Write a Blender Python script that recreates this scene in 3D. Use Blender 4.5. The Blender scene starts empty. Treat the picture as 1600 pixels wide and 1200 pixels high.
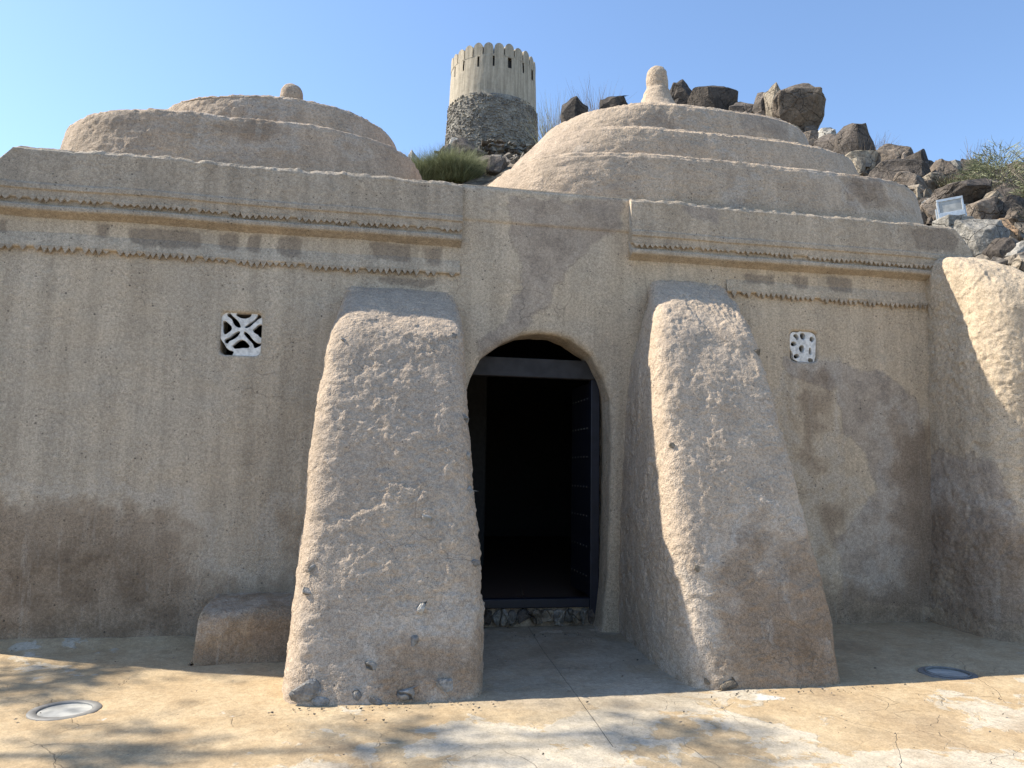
import bpy, bmesh, math, random
import numpy as np
from mathutils import Vector, Matrix

scene = bpy.context.scene
COL = scene.collection
# ------------------------------------------------------------------ camera
cam_data = bpy.data.cameras.new('camera'); cam = bpy.data.objects.new('camera', cam_data); COL.objects.link(cam)
cam_data.sensor_width = 36.0; cam_data.lens = 27.0; cam_data.clip_end = 4000.0; cam_data.clip_start = 0.05
YAW, PIT, ROLL = math.radians(10.8), math.radians(6.5), math.radians(1.0)
cam.matrix_world = (Matrix.Translation((0, -6.6, 1.4)) @ Matrix.Rotation(-YAW, 4, 'Z')
                    @ Matrix.Rotation(math.pi/2 + PIT, 4, 'X') @ Matrix.Rotation(ROLL, 4, 'Z'))
scene.camera = cam
# ------------------------------------------------------------------ light
SUN_DIR = Vector((-0.92, 0.372, 1.0)).normalized()          # towards the sun: behind and left of the building
world = bpy.data.worlds.new('World'); scene.world = world; world.use_nodes = True
wn = world.node_tree; wn.nodes.clear()
sky = wn.nodes.new('ShaderNodeTexSky'); sky.sky_type = 'NISHITA'; sky.sun_disc = False
sky.sun_elevation = math.asin(SUN_DIR.z)
sky.sun_rotation = math.atan2(SUN_DIR.x, SUN_DIR.y)
sky.altitude = 0; sky.air_density = 1.0; sky.dust_density = 0.3; sky.ozone_density = 3.5
bg = wn.nodes.new('ShaderNodeBackground'); bg.inputs['Strength'].default_value = 0.135
wo = wn.nodes.new('ShaderNodeOutputWorld')
wn.links.new(sky.outputs[0], bg.inputs['Color']); wn.links.new(bg.outputs[0], wo.inputs['Surface'])
sun_data = bpy.data.lights.new('sun', 'SUN'); sun_data.energy = 4.4; sun_data.angle = math.radians(0.53)
sun_data.color = (1.0, 0.92, 0.78)
sun = bpy.data.objects.new('sun', sun_data); COL.objects.link(sun)
sun.rotation_euler = SUN_DIR.to_track_quat('Z', 'Y').to_euler(); sun.location = (-20, 8, 25)
scene.view_settings.view_transform = 'Standard'; scene.view_settings.look = 'None'
scene.view_settings.exposure = 0.95; scene.view_settings.gamma = 1.0
scene.render.engine = 'CYCLES'
scene.cycles.max_bounces = 4; scene.cycles.diffuse_bounces = 4; scene.cycles.glossy_bounces = 2; scene.cycles.caustics_reflective = False; scene.cycles.caustics_refractive = False

rnd = random.Random(7)
# ------------------------------------------------------------------ noise (numpy gradient noise)
_rs = np.random.RandomState(3)
_perm = np.concatenate([_rs.permutation(512)]*3)
_grad = _rs.normal(size=(512, 3)); _grad /= np.linalg.norm(_grad, axis=1)[:, None]
def pnoise(P):
    P = np.asarray(P, float); i = np.floor(P).astype(int); f = P - i; u = f*f*f*(f*(f*6-15)+10)
    i &= 511; out = 0
    for dx in (0, 1):
        for dy in (0, 1):
            for dz in (0, 1):
                h = _perm[_perm[_perm[(i[..., 0]+dx) & 511] + ((i[..., 1]+dy) & 511)] + ((i[..., 2]+dz) & 511)]
                g = _grad[h & 511]
                d = g[..., 0]*(f[..., 0]-dx) + g[..., 1]*(f[..., 1]-dy) + g[..., 2]*(f[..., 2]-dz)
                w = (u[..., 0] if dx else 1-u[..., 0])*(u[..., 1] if dy else 1-u[..., 1])*(u[..., 2] if dz else 1-u[..., 2])
                out = out + w*d
    return out
def fbm(P, scale, octs=3, gain=0.5):
    P = np.asarray(P, float)*scale; a = 1.0; s = 0
    for k in range(octs):
        s = s + a*pnoise(P + 17.3*k); P = P*2.03; a *= gain
    return s
def sstep(a, b, x):
    t = np.clip((x-a)/(b-a), 0, 1); return t*t*(3-2*t)

# ------------------------------------------------------------------ terrain
def hill(x, y):
    x = np.asarray(x, float); y = np.asarray(y, float)
    P = .25*np.clip(x, -8, 18) + .55*y + .53
    t = sstep(9.5, 13.0, x)
    S = 11.6*(1-t) + 8.2*t; k = .73*(1-t) + .42*t
    z = np.where(P > S, S + k*(P-S), P)
    z = np.where(z > 20.5, 20.5 + .1*(z-20.5), z)
    z = np.maximum(z, 0)
    dist = np.hypot(np.maximum(x-6.6, 0), np.maximum(y-8.4, 0))
    z = z*sstep(0.0, 2.6, dist)*sstep(-1.0, 2.5, y)*sstep(-14, -3, x)
    z = z + 1.7*np.exp(-((x-8.8)/2.6)**2 - ((y-17.2)/3.6)**2) + 1.15*np.exp(-((x-11.2)/1.5)**2 - ((y-13.2)/2.6)**2)
    z = z*(1-sstep(60, 160, y))*(1-sstep(40, 120, x))
    Q = np.stack([x, y, 0*x], -1)
    z = z + sstep(.3, 2., z)*(.55*fbm(Q, .35, 3) + .12*fbm(Q, 1.7, 2))
    return z

# ------------------------------------------------------------------ node helpers
class NT:
    def __init__(s, name):
        s.m = bpy.data.materials.new(name); s.m.use_nodes = True; s.t = s.m.node_tree; s.t.nodes.clear()
        s.out = s.n('ShaderNodeOutputMaterial'); s.b = s.n('ShaderNodeBsdfPrincipled')
        s.t.links.new(s.b.outputs[0], s.out.inputs['Surface'])
        s.b.inputs['Roughness'].default_value = .9
        s.b.inputs['Specular IOR Level'].default_value = .2
    def n(s, t): return s.t.nodes.new(t)
    def set(s, sock, v):
        if hasattr(v, 'links') or isinstance(v, bpy.types.NodeSocket): s.t.links.new(v, sock)
        elif isinstance(v, (tuple, list)): sock.default_value = (*v, 1.0) if len(v) == 3 and len(sock.default_value) == 4 else v
        else: sock.default_value = v
    def pos(s): return s.n('ShaderNodeNewGeometry').outputs['Position']
    def obj(s): return s.n('ShaderNodeTexCoord').outputs['Object']
    def vmul(s, v, k):
        n = s.n('ShaderNodeVectorMath'); n.operation = 'MULTIPLY'; s.set(n.inputs[0], v); n.inputs[1].default_value = k; return n.outputs[0]
    def vadd(s, v, w):
        n = s.n('ShaderNodeVectorMath'); n.operation = 'ADD'; s.set(n.inputs[0], v); s.set(n.inputs[1], w); return n.outputs[0]
    def vscale(s, v, k):
        n = s.n('ShaderNodeVectorMath'); n.operation = 'SCALE'; s.set(n.inputs[0], v); n.inputs['Scale'].default_value = k; return n.outputs[0]
    def noise(s, v, scale, detail=3, rough=.55, dist=0, color=False):
        n = s.n('ShaderNodeTexNoise'); s.set(n.inputs['Vector'], v); n.inputs['Scale'].default_value = scale
        n.inputs['Detail'].default_value = detail; n.inputs['Roughness'].default_value = rough; n.inputs['Distortion'].default_value = dist
        return n.outputs['Color' if color else 'Fac']
    def vor(s, v, scale, feature='F1', out='Distance', rand=1.0):
        n = s.n('ShaderNodeTexVoronoi'); n.feature = feature; s.set(n.inputs['Vector'], v); n.inputs['Scale'].default_value = scale
        n.inputs['Randomness'].default_value = rand
        return n.outputs[out] if isinstance(out, str) else [n.outputs[o] for o in out]
    def ramp(s, v, a, b, lo=0., hi=1.):
        n = s.n('ShaderNodeMapRange'); n.interpolation_type = 'SMOOTHSTEP'; s.set(n.inputs['Value'], v)
        s.set(n.inputs['From Min'], a); s.set(n.inputs['From Max'], b); n.inputs['To Min'].default_value = lo; n.inputs['To Max'].default_value = hi
        return n.outputs[0]
    def math(s, op, a, b=0., c=None):
        n = s.n('ShaderNodeMath'); n.operation = op; s.set(n.inputs[0], a); s.set(n.inputs[1], b)
        if c is not None: s.set(n.inputs[2], c)
        return n.outputs[0]
    def mix(s, f, a, b, mode='MIX'):
        n = s.n('ShaderNodeMix'); n.data_type = 'RGBA'; n.blend_type = mode; s.set(n.inputs[0], f); s.set(n.inputs[6], a); s.set(n.inputs[7], b); return n.outputs[2]
    def scl(s, col, v):
        n = s.n('ShaderNodeVectorMath'); n.operation = 'SCALE'; s.set(n.inputs[0], col); s.set(n.inputs['Scale'], v); return n.outputs[0]
    def sep(s, c):
        n = s.n('ShaderNodeSeparateColor'); s.set(n.inputs[0], c); return n.outputs
    def attr(s, name='mask'):
        n = s.n('ShaderNodeAttribute'); n.attribute_name = name; return n.outputs['Color']
    def bump(s, h, strength=.5, dist=.01, prev=None):
        n = s.n('ShaderNodeBump'); s.set(n.inputs['Height'], h); n.inputs['Strength'].default_value = strength; n.inputs['Distance'].default_value = dist
        if prev is not None: s.t.links.new(prev, n.inputs['Normal'])
        return n.outputs[0]
    def done(s, col, normal=None, rough=None):
        s.set(s.b.inputs['Base Color'], col)
        if normal is not None: s.t.links.new(normal, s.b.inputs['Normal'])
        if rough is not None: s.set(s.b.inputs['Roughness'], rough)
        return s.m

def plaster(name, A, B, grey=(.312, .268, .226), damp=(.235, .178, .128), bump=1.0, lumps=1.0, streak=.5, pits=1.0, craze=.4, grit=1.0):
    A, B, grey, damp = [(c[0]*1.035, c[1]*.998, c[2]*.955) for c in (A, B, grey, damp)]
    t = NT(name); p = t.pos()
    big = t.noise(p, .9, 3); mid = t.noise(p, 5, 3, .65); fine = t.noise(p, 120, 1, .6); gr = t.noise(p, 42, 2, .7)
    st = t.noise(t.vmul(p, (7, 7, .45)), 1.0, 3, .6)
    sx = t.n('ShaderNodeSeparateXYZ'); t.t.links.new(p, sx.inputs[0])
    coat = t.ramp(t.math('ADD', sx.outputs[0], t.math('MULTIPLY', big, 6.0)), 3.2, 6.2)
    col = t.mix(t.math('MAXIMUM', t.ramp(big, .4, .7, 0, .6), coat), A, B)
    col = t.mix(t.ramp(mid, .45, .75, 0, .35), col, tuple(c*.70 for c in A))
    col = t.scl(col, t.ramp(st, .3, .72, 1-.26*streak, 1+.24*streak))
    m = t.sep(t.attr()); en = t.noise(p, 4.2, 4, .62)
    gs = t.math('ADD', m[0], t.math('MULTIPLY', t.math('SUBTRACT', en, .5), .26))      # cement repairs
    gm = t.math('MULTIPLY', t.ramp(gs, -.022, .028), t.ramp(mid, .3, .62, 1.0, .74))
    col = t.mix(gm, col, t.scl(t.mix(t.ramp(big, .3, .7), grey, tuple(c*1.14 for c in grey)), t.ramp(mid, .3, .7, .82, 1.14)))
    ds = t.math('ADD', m[1], t.math('MULTIPLY', t.math('SUBTRACT', t.noise(p, 2.6, 5, .66), .5), 1.0))   # damp stains
    col = t.mix(t.ramp(t.math('ABSOLUTE', t.math('ADD', ds, .17)), .0, .10, .38, 0), col, (.47, .42, .36))
    col = t.mix(t.ramp(ds, -.14, .08, 0, .66), col, damp); col = t.mix(t.math('MULTIPLY', t.ramp(ds, .0, .45, 0, .8), t.ramp(mid, .35, .62, .35, 1.0)), col, tuple(c*.66 for c in damp))
    col = t.mix(t.math('MULTIPLY', t.ramp(ds, -.1, .1), t.ramp(t.noise(t.vmul(p, (9, 9, 1.3)), 1.0, 4, .7), .56, .70, 0, .5)), col, (.40, .345, .28))
    ks = t.math('ADD', m[2], t.math('MULTIPLY', t.math('SUBTRACT', mid, .5), .10))      # dark repair squares
    col = t.mix(t.ramp(ks, -.012, .022, 0, .62), col, (.19, .150, .115))
    col = t.mix(t.ramp(t.noise(t.vmul(p, (3, 3, 1.6)), 1.0, 5, .72), .56, .76, 0, .34), col, (.46, .41, .345))  # mineral bloom
    col = t.scl(col, t.ramp(gr, .25, .75, .82, 1.18))
    col = t.scl(col, t.ramp(fine, .25, .75, 1-.20*grit, 1+.20*grit))
    vd, vc = t.vor(p, 34, out=('Distance', 'Color'))
    pit = t.math('LESS_THAN', vd, t.math('MULTIPLY', t.ramp(t.sep(vc)[0], .66, 1.0, 0.0, .30), t.ramp(en, .36, .60, .15, 1.0)))
    pit = t.math('MULTIPLY', pit, t.math('SUBTRACT', 1.0, t.math('MULTIPLY', gm, .85)))
    col = t.mix(t.math('MULTIPLY', pit, .62*pits), col, (.065, .055, .046))
    v8, c8 = t.vor(p, 9, out=('Distance', 'Color')); col = t.mix(t.math('MULTIPLY', t.math('LESS_THAN', v8, t.ramp(t.sep(c8)[1], .80, 1.0, 0., .075)), .8*pits), col, (.05, .043, .037))
    pv = t.vor(p, 95); wp = t.math('MULTIPLY', t.math('LESS_THAN', pv, .25), t.ramp(en, .40, .58))
    col = t.mix(t.math('MULTIPLY', wp, .6), col, (.085, .073, .06))
    wv = t.vadd(p, t.vscale(t.noise(p, 3, 3, color=True), .25))
    cm = t.math('MULTIPLY', t.ramp(t.vor(wv, 1.9, 'DISTANCE_TO_EDGE'), .0, .008, 1, 0), t.ramp(big, .55, .62))
    cm2 = t.math('MULTIPLY', t.math('MULTIPLY', t.ramp(t.vor(wv, 9.5, 'DISTANCE_TO_EDGE'), .0, .022, 1, 0), gm), craze)
    rim = t.math('MULTIPLY', t.ramp(t.math('ABSOLUTE', gs), .0, .008, 1, 0), t.ramp(mid, .42, .55, 0, .7))
    ck = t.math('MAXIMUM', t.math('MAXIMUM', cm, cm2), rim)
    col = t.mix(t.math('MULTIPLY', ck, .5), col, (.10, .08, .064))
    lump = t.noise(p, 19, 3, .7)
    h = t.math('ADD', t.math('MULTIPLY', t.math('MULTIPLY', lump, t.ramp(t.noise(p, 1.7, 2), .38, .62, .35, 1.5)), .8*lumps), t.math('MULTIPLY', gr, .6))
    h = t.math('ADD', h, t.math('MULTIPLY', fine, .25))
    h = t.math('ADD', t.math('MULTIPLY', h, t.math('SUBTRACT', 1.0, t.math('MULTIPLY', gm, .5))), t.math('MULTIPLY', gm, .55))
    return t.done(col, t.bump(h, .75*bump, .018), .93)

M = {}
M['wall'] = plaster('wall_plaster', (.440, .385, .312), (.490, .405, .302), bump=.8, grit=.9, streak=.5)
M['parapet'] = plaster('parapet_plaster', (.365, .320, .262), (.415, .352, .275), pits=1.1, bump=.8)
M['buttress'] = plaster('buttress_plaster', (.410, .338, .268), (.470, .385, .298), lumps=1.1, bump=1.1, streak=.3, damp=(.235, .165, .105), grey=(.40, .335, .27), craze=0, pits=.8)
M['dome'] = plaster('dome_plaster', (.395, .322, .252), (.455, .372, .285), lumps=1.1, bump=1.1, streak=.4, grey=(.32, .265, .212), craze=0)
M['bench'] = plaster('bench_plaster', (.33, .25, .17), (.40, .31, .21), grey=(.26, .20, .145), craze=0)
M['tower_plaster'] = plaster('tower_plaster', (.345, .308, .245), (.41, .365, .29), streak=.9, pits=.2)

def simple(name, c, rough=.6, metal=0, var=.15, scale=20, bump=.2, spec=.4):
    t = NT(name); p = t.pos(); n = t.noise(p, scale, 4)
    t.b.inputs['Metallic'].default_value = metal; t.b.inputs['Specular IOR Level'].default_value = spec
    return t.done(t.scl(c_in(t, c), t.ramp(n, .25, .75, 1-var, 1+var)), t.bump(n, bump, .004), rough)
def c_in(t, c):
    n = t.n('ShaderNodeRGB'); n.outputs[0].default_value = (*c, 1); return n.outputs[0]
M['white'] = simple('white_limewash', (.66, .64, .60), .9, var=.28, scale=28, bump=.8)
M['navy'] = simple('navy_painted_wood', (.011, .012, .021), .5, var=.3, scale=12)
M['lintel'] = simple('weathered_lintel_wood', (.030, .029, .032), .7, var=.3, scale=9)
M['brass'] = simple('stud_metal', (.35, .33, .30), .35, 1.0)
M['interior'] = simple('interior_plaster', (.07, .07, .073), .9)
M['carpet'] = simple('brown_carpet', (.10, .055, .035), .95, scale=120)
M['metal'] = simple('grey_cast_metal', (.20, .195, .185), .65, .15, scale=40)
M['alu'] = simple('pale_aluminium', (.55, .57, .58), .45, .5)
M['wood'] = simple('grey_beam_wood', (.16, .13, .10), .8)
def glass_mat():
    t = NT('dusty_lamp_glass'); p = t.pos(); n = t.noise(p, 9, 4)
    t.b.inputs['Specular IOR Level'].default_value = .35
    return t.done(t.mix(t.ramp(n, .35, .65), (.34, .34, .32), (.50, .49, .45)), None, t.ramp(n, .3, .7, .3, .6))
M['glass'] = glass_mat()

def rock_mat(name, A, B, lich=(.32, .29, .22), la=.35):
    t = NT(name); oi = t.n('ShaderNodeObjectInfo').outputs['Random']; p = t.obj()
    p = t.vadd(p, t.vscale(t.n('ShaderNodeObjectInfo').outputs['Location'], .37))
    big = t.noise(p, 1.6, 5, .6); f = t.noise(p, 14, 5, .65); g = t.noise(p, 60, 2)
    col = t.mix(t.ramp(big, .35, .65), A, B)
    col = t.scl(col, t.ramp(f, .25, .75, .62, 1.38)); col = t.scl(col, t.ramp(g, .3, .7, .85, 1.15))
    col = t.scl(col, t.ramp(oi, 0, 1, .75, 1.3))
    col = t.mix(t.math('MULTIPLY', t.ramp(t.noise(p, 6, 6, .7), .60, .70), la), col, lich)
    ce = t.vor(t.vadd(p, t.vscale(t.noise(p, 2, 3, color=True), .5)), 1.7, 'DISTANCE_TO_EDGE')
    ck = t.ramp(ce, 0, .02, 1, 0); col = t.mix(t.math('MULTIPLY', ck, .6), col, (.02, .018, .016))
    h = t.math('SUBTRACT', t.math('ADD', t.math('MULTIPLY', f, .8), t.math('MULTIPLY', t.noise(p, 4, 5), 1.2)), t.math('MULTIPLY', ck, .5))
    return t.done(col, t.bump(h, .8, .06), .88)
M['rock_dark'] = rock_mat('dark_basalt', (.070, .060, .052), (.125, .104, .087))
M['rock_brown'] = rock_mat('brown_boulder', (.13, .104, .082), (.20, .162, .126))
M['rock_tan'] = rock_mat('tan_boulder', (.20, .165, .125), (.28, .235, .175))
M['rock_pale'] = rock_mat('pale_speckled_boulder', (.24, .22, .19), (.36, .335, .29), (.5, .48, .43), .6)
M['stone_grey'] = rock_mat('grey_wall_stone', (.17, .155, .135), (.31, .285, .24))
M['stone_blue'] = rock_mat('bluish_embedded_stone', (.20, .19, .178), (.31, .295, .27))

def ground_mat():
    t = NT('worn_courtyard_cement'); p = t.pos()
    warp = t.vadd(p, t.vscale(t.noise(p, 1.4, 4, color=True), .5))
    a = t.noise(warp, 1.25, 7, .66); b = t.noise(p, 3.0, 6, .7); f = t.noise(p, 90, 3, .6); g = t.noise(p, 26, 3)
    m = t.sep(t.attr())
    # ochre base, pale cement skin left in islands; m[0] > 0 towards bare grey cement
    col = t.mix(t.ramp(b, .38, .64), (.390, .288, .172), (.465, .360, .228))
    ps = t.math('ADD', t.math('SUBTRACT', a, .53), m[0])
    pm = t.ramp(ps, -.012, .016)
    pale = t.mix(t.ramp(b, .36, .62), (.42, .368, .285), (.51, .455, .365))
    col = t.mix(t.math('MULTIPLY', pm, .9), col, pale)
    col = t.mix(t.ramp(t.noise(warp, .8, 5, .6), .54, .68, 0, .6), col, (.29, .215, .14))
    wh = t.ramp(t.noise(t.vadd(warp, (3.1, 7.7, 0)), 2.6, 5, .55), .70, .725, 0, .8)
    col = t.mix(wh, col, (.55, .54, .51))
    # grey path between the buttresses, its colour darkened to deepen the shade there
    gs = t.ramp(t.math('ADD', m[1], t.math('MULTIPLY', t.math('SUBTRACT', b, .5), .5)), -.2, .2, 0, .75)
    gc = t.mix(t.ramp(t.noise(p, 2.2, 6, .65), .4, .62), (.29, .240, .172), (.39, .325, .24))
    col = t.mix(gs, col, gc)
    col = t.scl(col, t.ramp(f, .25, .75, .84, 1.16)); col = t.scl(col, t.ramp(g, .3, .7, .9, 1.1))
    sp = t.math('LESS_THAN', t.vor(p, 45), .14); col = t.mix(t.math('MULTIPLY', sp, .45), col, (.12, .10, .08))
    wv = t.vadd(p, t.vscale(t.noise(p, 1.6, 4, color=True), .30))
    c1 = t.math('MULTIPLY', t.ramp(t.vor(wv, .8, 'DISTANCE_TO_EDGE'), 0, .004, 1, 0), t.ramp(t.noise(p, .9, 2), .5, .58))
    c2 = t.math('MULTIPLY', t.ramp(t.vor(wv, 3.8, 'DISTANCE_TO_EDGE'), 0, .014, 1, 0), t.ramp(t.noise(p, 1.7, 3), .52, .62))
    jt = t.ramp(t.math('ABSOLUTE', m[2]), .001, .0045, .7, 0)
    ck = t.math('MAXIMUM', t.math('MAXIMUM', t.math('MULTIPLY', c1, .6), t.math('MULTIPLY', c2, .5)), jt)
    col = t.mix(t.math('MULTIPLY', ck, .75), col, (.085, .065, .048))
    h = t.math('ADD', t.math('MULTIPLY', f, .25), t.math('ADD', t.math('MULTIPLY', g, .45), t.math('MULTIPLY', pm, .30)))
    h = t.math('ADD', h, t.math('MULTIPLY', t.noise(p, 8, 4), .8))
    h = t.math('SUBTRACT', h, t.math('MULTIPLY', ck, .9))
    return t.done(col, t.bump(h, .65, .012), .92)
M['ground'] = ground_mat()
def terrain_mat():
    t = NT('stony_hillside'); p = t.pos(); b = t.noise(p, .7, 6, .65); f = t.noise(p, 9, 6, .7)
    vd, vc = t.vor(p, 3.2, out=('Distance', 'Color')); r = t.sep(vc)
    col = t.mix(t.ramp(b, .4, .62), (.16, .13, .095), (.25, .21, .155))
    col = t.scl(col, t.ramp(r[0], 0, 1, .55, 1.35)); col = t.scl(col, t.ramp(f, .25, .75, .7, 1.3))
    h = t.math('SUBTRACT', f, t.math('MULTIPLY', vd, 1.5))
    return t.done(col, t.bump(h, .9, .12), .95)
M['terrain'] = terrain_mat()
def leaf_mat(name, A, B):
    t = NT(name); p = t.pos(); n = t.noise(p, 5, 4); t.b.inputs['Roughness'].default_value = .7
    g = t.n('ShaderNodeNewGeometry').outputs['Random Per Island']
    col = t.scl(t.mix(t.ramp(n, .35, .65), A, B), t.ramp(g, 0, 1, .65, 1.4))
    return t.done(col)
M['green'] = leaf_mat('broom_green', (.18, .20, .10), (.28, .295, .165))
M['olive'] = leaf_mat('dusty_olive_green', (.20, .215, .125), (.30, .305, .19))
M['twig'] = leaf_mat('dry_twig', (.15, .125, .10), (.24, .20, .16))
M['bark'] = simple('bark', (.14, .10, .07), .9, var=.4, scale=14, bump=.8)

# ------------------------------------------------------------------ object helpers
def link(o, parent=None):
    COL.objects.link(o)
    if parent is not None:
        o.parent = parent
        if parent.matrix_basis != Matrix.Identity(4): o.matrix_parent_inverse = parent.matrix_basis.inverted()
    return o
def tag(o, label=None, cat=None, group=None, kind=None):
    for k, v in (('label', label), ('category', cat), ('group', group), ('kind', kind)):
        if v: o[k] = v
    return o
def empty(name, loc=(0, 0, 0)):
    o = bpy.data.objects.new(name, None); o.empty_display_size = .3; o.matrix_basis = Matrix.Translation(loc); COL.objects.link(o); return o
def mesh_np(name, V, Fq, mat, parent=None, smooth=True, mask=None):
    me = bpy.data.meshes.new(name)
    V = np.ascontiguousarray(np.asarray(V, np.float32).reshape(-1, 3))
    if isinstance(Fq, np.ndarray):
        nf, k = Fq.shape
        me.vertices.add(len(V)); me.vertices.foreach_set('co', V.ravel())
        me.loops.add(nf*k); me.loops.foreach_set('vertex_index', Fq.astype(np.int32).ravel())
        me.polygons.add(nf); me.polygons.foreach_set('loop_start', np.arange(0, nf*k, k, dtype=np.int32))
        me.update(calc_edges=True)
    else:
        me.from_pydata([tuple(map(float, v)) for v in V], [], Fq); me.update()
    me.validate()
    if smooth: me.polygons.foreach_set('use_smooth', np.ones(len(me.polygons), bool))
    if mask is not None:
        a = me.attributes.new('mask', 'FLOAT_COLOR', 'POINT')
        c = np.ones((len(V), 4), np.float32); c[:, :3] = mask; a.data.foreach_set('color', c.ravel())
    me.materials.append(M[mat]); o = bpy.data.objects.new(name, me); return link(o, parent)
def grid_faces(nu, nv, cu=False):
    i = np.arange(nu if cu else nu-1)[:, None]; j = np.arange(nv-1)[None, :]
    i2 = (i+1) % nu
    return np.stack(np.broadcast_arrays(i*nv+j, i2*nv+j, i2*nv+j+1, i*nv+j+1), -1).reshape(-1, 4)
def grid_normals(P, cu=False):
    if cu: du = np.roll(P, -1, 0) - np.roll(P, 1, 0)
    else: du = np.gradient(P, axis=0)
    dv = np.gradient(P, axis=1); n = np.cross(du, dv); return n/np.maximum(np.linalg.norm(n, axis=-1, keepdims=True), 1e-9)
def tidy(t, eps=.003):
    t = np.sort(t); return t[np.concatenate([[True], np.diff(t) > eps])]
def poly_sdf(x, z, polys):
    """signed distance (positive inside) to the union of polygons"""
    best = np.full(x.shape, -9.0)
    for poly in polys:
        n = len(poly); d2 = np.full(x.shape, 1e9); inside = np.zeros(x.shape, bool)
        for i in range(n):
            (ax, az), (bx, bz) = poly[i], poly[(i+1) % n]
            ex, ez = bx-ax, bz-az; t = np.clip(((x-ax)*ex + (z-az)*ez)/(ex*ex+ez*ez+1e-12), 0, 1)
            d2 = np.minimum(d2, (x-ax-t*ex)**2 + (z-az-t*ez)**2)
            c = (az > z) != (bz > z)
            xi = ax + (z-az)*ex/(ez if abs(ez) > 1e-9 else 1e-9)
            inside ^= c & (x < xi)
        s = np.sqrt(d2); best = np.maximum(best, np.where(inside, s, -s))
    return best
def masks(V, grey=(), damp=(), dark=()):
    V = V.reshape(-1, 3); x, z = V[:, 0], V[:, 2]
    return np.stack([poly_sdf(x, z, grey), poly_sdf(x, z, damp), poly_sdf(x, z, dark)], 1)
def box(name, lo, hi, mat, parent=None, bevel=.01, rough=0.0, seg=2):
    bm = bmesh.new(); bmesh.ops.create_cube(bm, size=1)
    for v in bm.verts: v.co = Vector([lo[i] + (v.co[i]+.5)*(hi[i]-lo[i]) for i in range(3)])
    if bevel > 0: bmesh.ops.bevel(bm, geom=bm.edges[:], offset=bevel, segments=seg, affect='EDGES', profile=.5)
    me = bpy.data.meshes.new(name); bm.to_mesh(me); bm.free(); me.materials.append(M[mat])
    return link(bpy.data.objects.new(name, me), parent)
def lathe(name, prof, c, mat, parent=None, seg=32, smooth=True):
    prof = np.array(prof, float); a = np.linspace(0, 2*np.pi, seg, endpoint=False)
    P = np.stack([c[0] + np.cos(a)[:, None]*prof[None, :, 0], c[1] + np.sin(a)[:, None]*prof[None, :, 0], c[2] + 0*a[:, None] + prof[None, :, 1]], -1)
    return mesh_np(name, P, grid_faces(seg, len(prof), True), mat, parent, smooth)

# ================================================================== SETTING
def build_ground():
    u = np.linspace(-1, 1, 281); s = np.sinh(u*4.2)/np.sinh(4.2)
    X, Y = np.meshgrid(8 + s*420, 14 + s*420, indexing='ij')
    Z = hill(X, Y) - .03
    P = np.stack([X, Y, Z], -1)
    o = mesh_np('hillside', P, grid_faces(281, 281), 'terrain'); tag(o, kind='structure')
    nx, ny = 520, 250
    X, Y = np.meshgrid(np.linspace(-10, 12, nx), np.concatenate([np.linspace(-12, -3.4, 30)[:-1], np.linspace(-3.4, .9, ny)]), indexing='ij')
    Q = np.stack([X, Y, 0*X], -1)
    Z = .012*fbm(Q, 1.1, 3) + .004*fbm(Q, 7, 2)
    Z += sstep(-.9, .4, Y)*.03 + .03*sstep(3.0, 4.6, X)*sstep(-2.6, -1.6, Y) - .02*sstep(-1., -3., Y)
    Z += np.exp(-((Y-.02)/.16)**2)*.05*(1-sstep(-1.4, -1.0, X))            # cement fillet at the wall foot
    for cx, cy in ((-1.64, -1.57), (4.20, -1.56)):
        r = np.hypot(X-cx, Y-cy); Z -= .03*(1-sstep(.175, .212, r + .02*fbm(Q, 9, 2)))
    P = np.stack([X, Y, Z], -1)
    brown = poly_sdf(X.ravel(), Y.ravel(), [[(3.3, .6), (5.5, .6), (5.4, -1.2), (4.3, -2.0), (3.4, -2.2)]])
    path = np.stack([poly_sdf(X.ravel(), Y.ravel(), [[(.75, .9), (2.3, .9), (2.3, -.3), (2.2, -1.9), (1.2, -2.1), (.7, -1.8)]])], 1)[:, 0]  # area of the grey path and its darkened shade tone
    lx = 1.38 + (Y.ravel()+1.8)*.055; jt = np.where((Y.ravel() > -2.6) & (Y.ravel() < .5), X.ravel()-lx, 1.)
    x, y = X.ravel(), Y.ravel()
    pale = -.085*(1-sstep(-.2, 1.6, x)) + .035*sstep(2.2, 3.6, x)*sstep(-1.2, -2., y) + .07*sstep(-2.0, -2.6, y)*(1-sstep(1, 2, x))
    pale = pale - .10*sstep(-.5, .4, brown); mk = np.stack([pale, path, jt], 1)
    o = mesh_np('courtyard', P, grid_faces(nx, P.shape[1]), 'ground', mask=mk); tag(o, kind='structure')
build_ground()

# ================================================================== MOSQUE
mosque = empty('mosque', (1.5, 0, 0))
tag(mosque, 'low earth-plastered mosque with stepped domes, buttresses and dark arched doorway', 'mosque')

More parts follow.
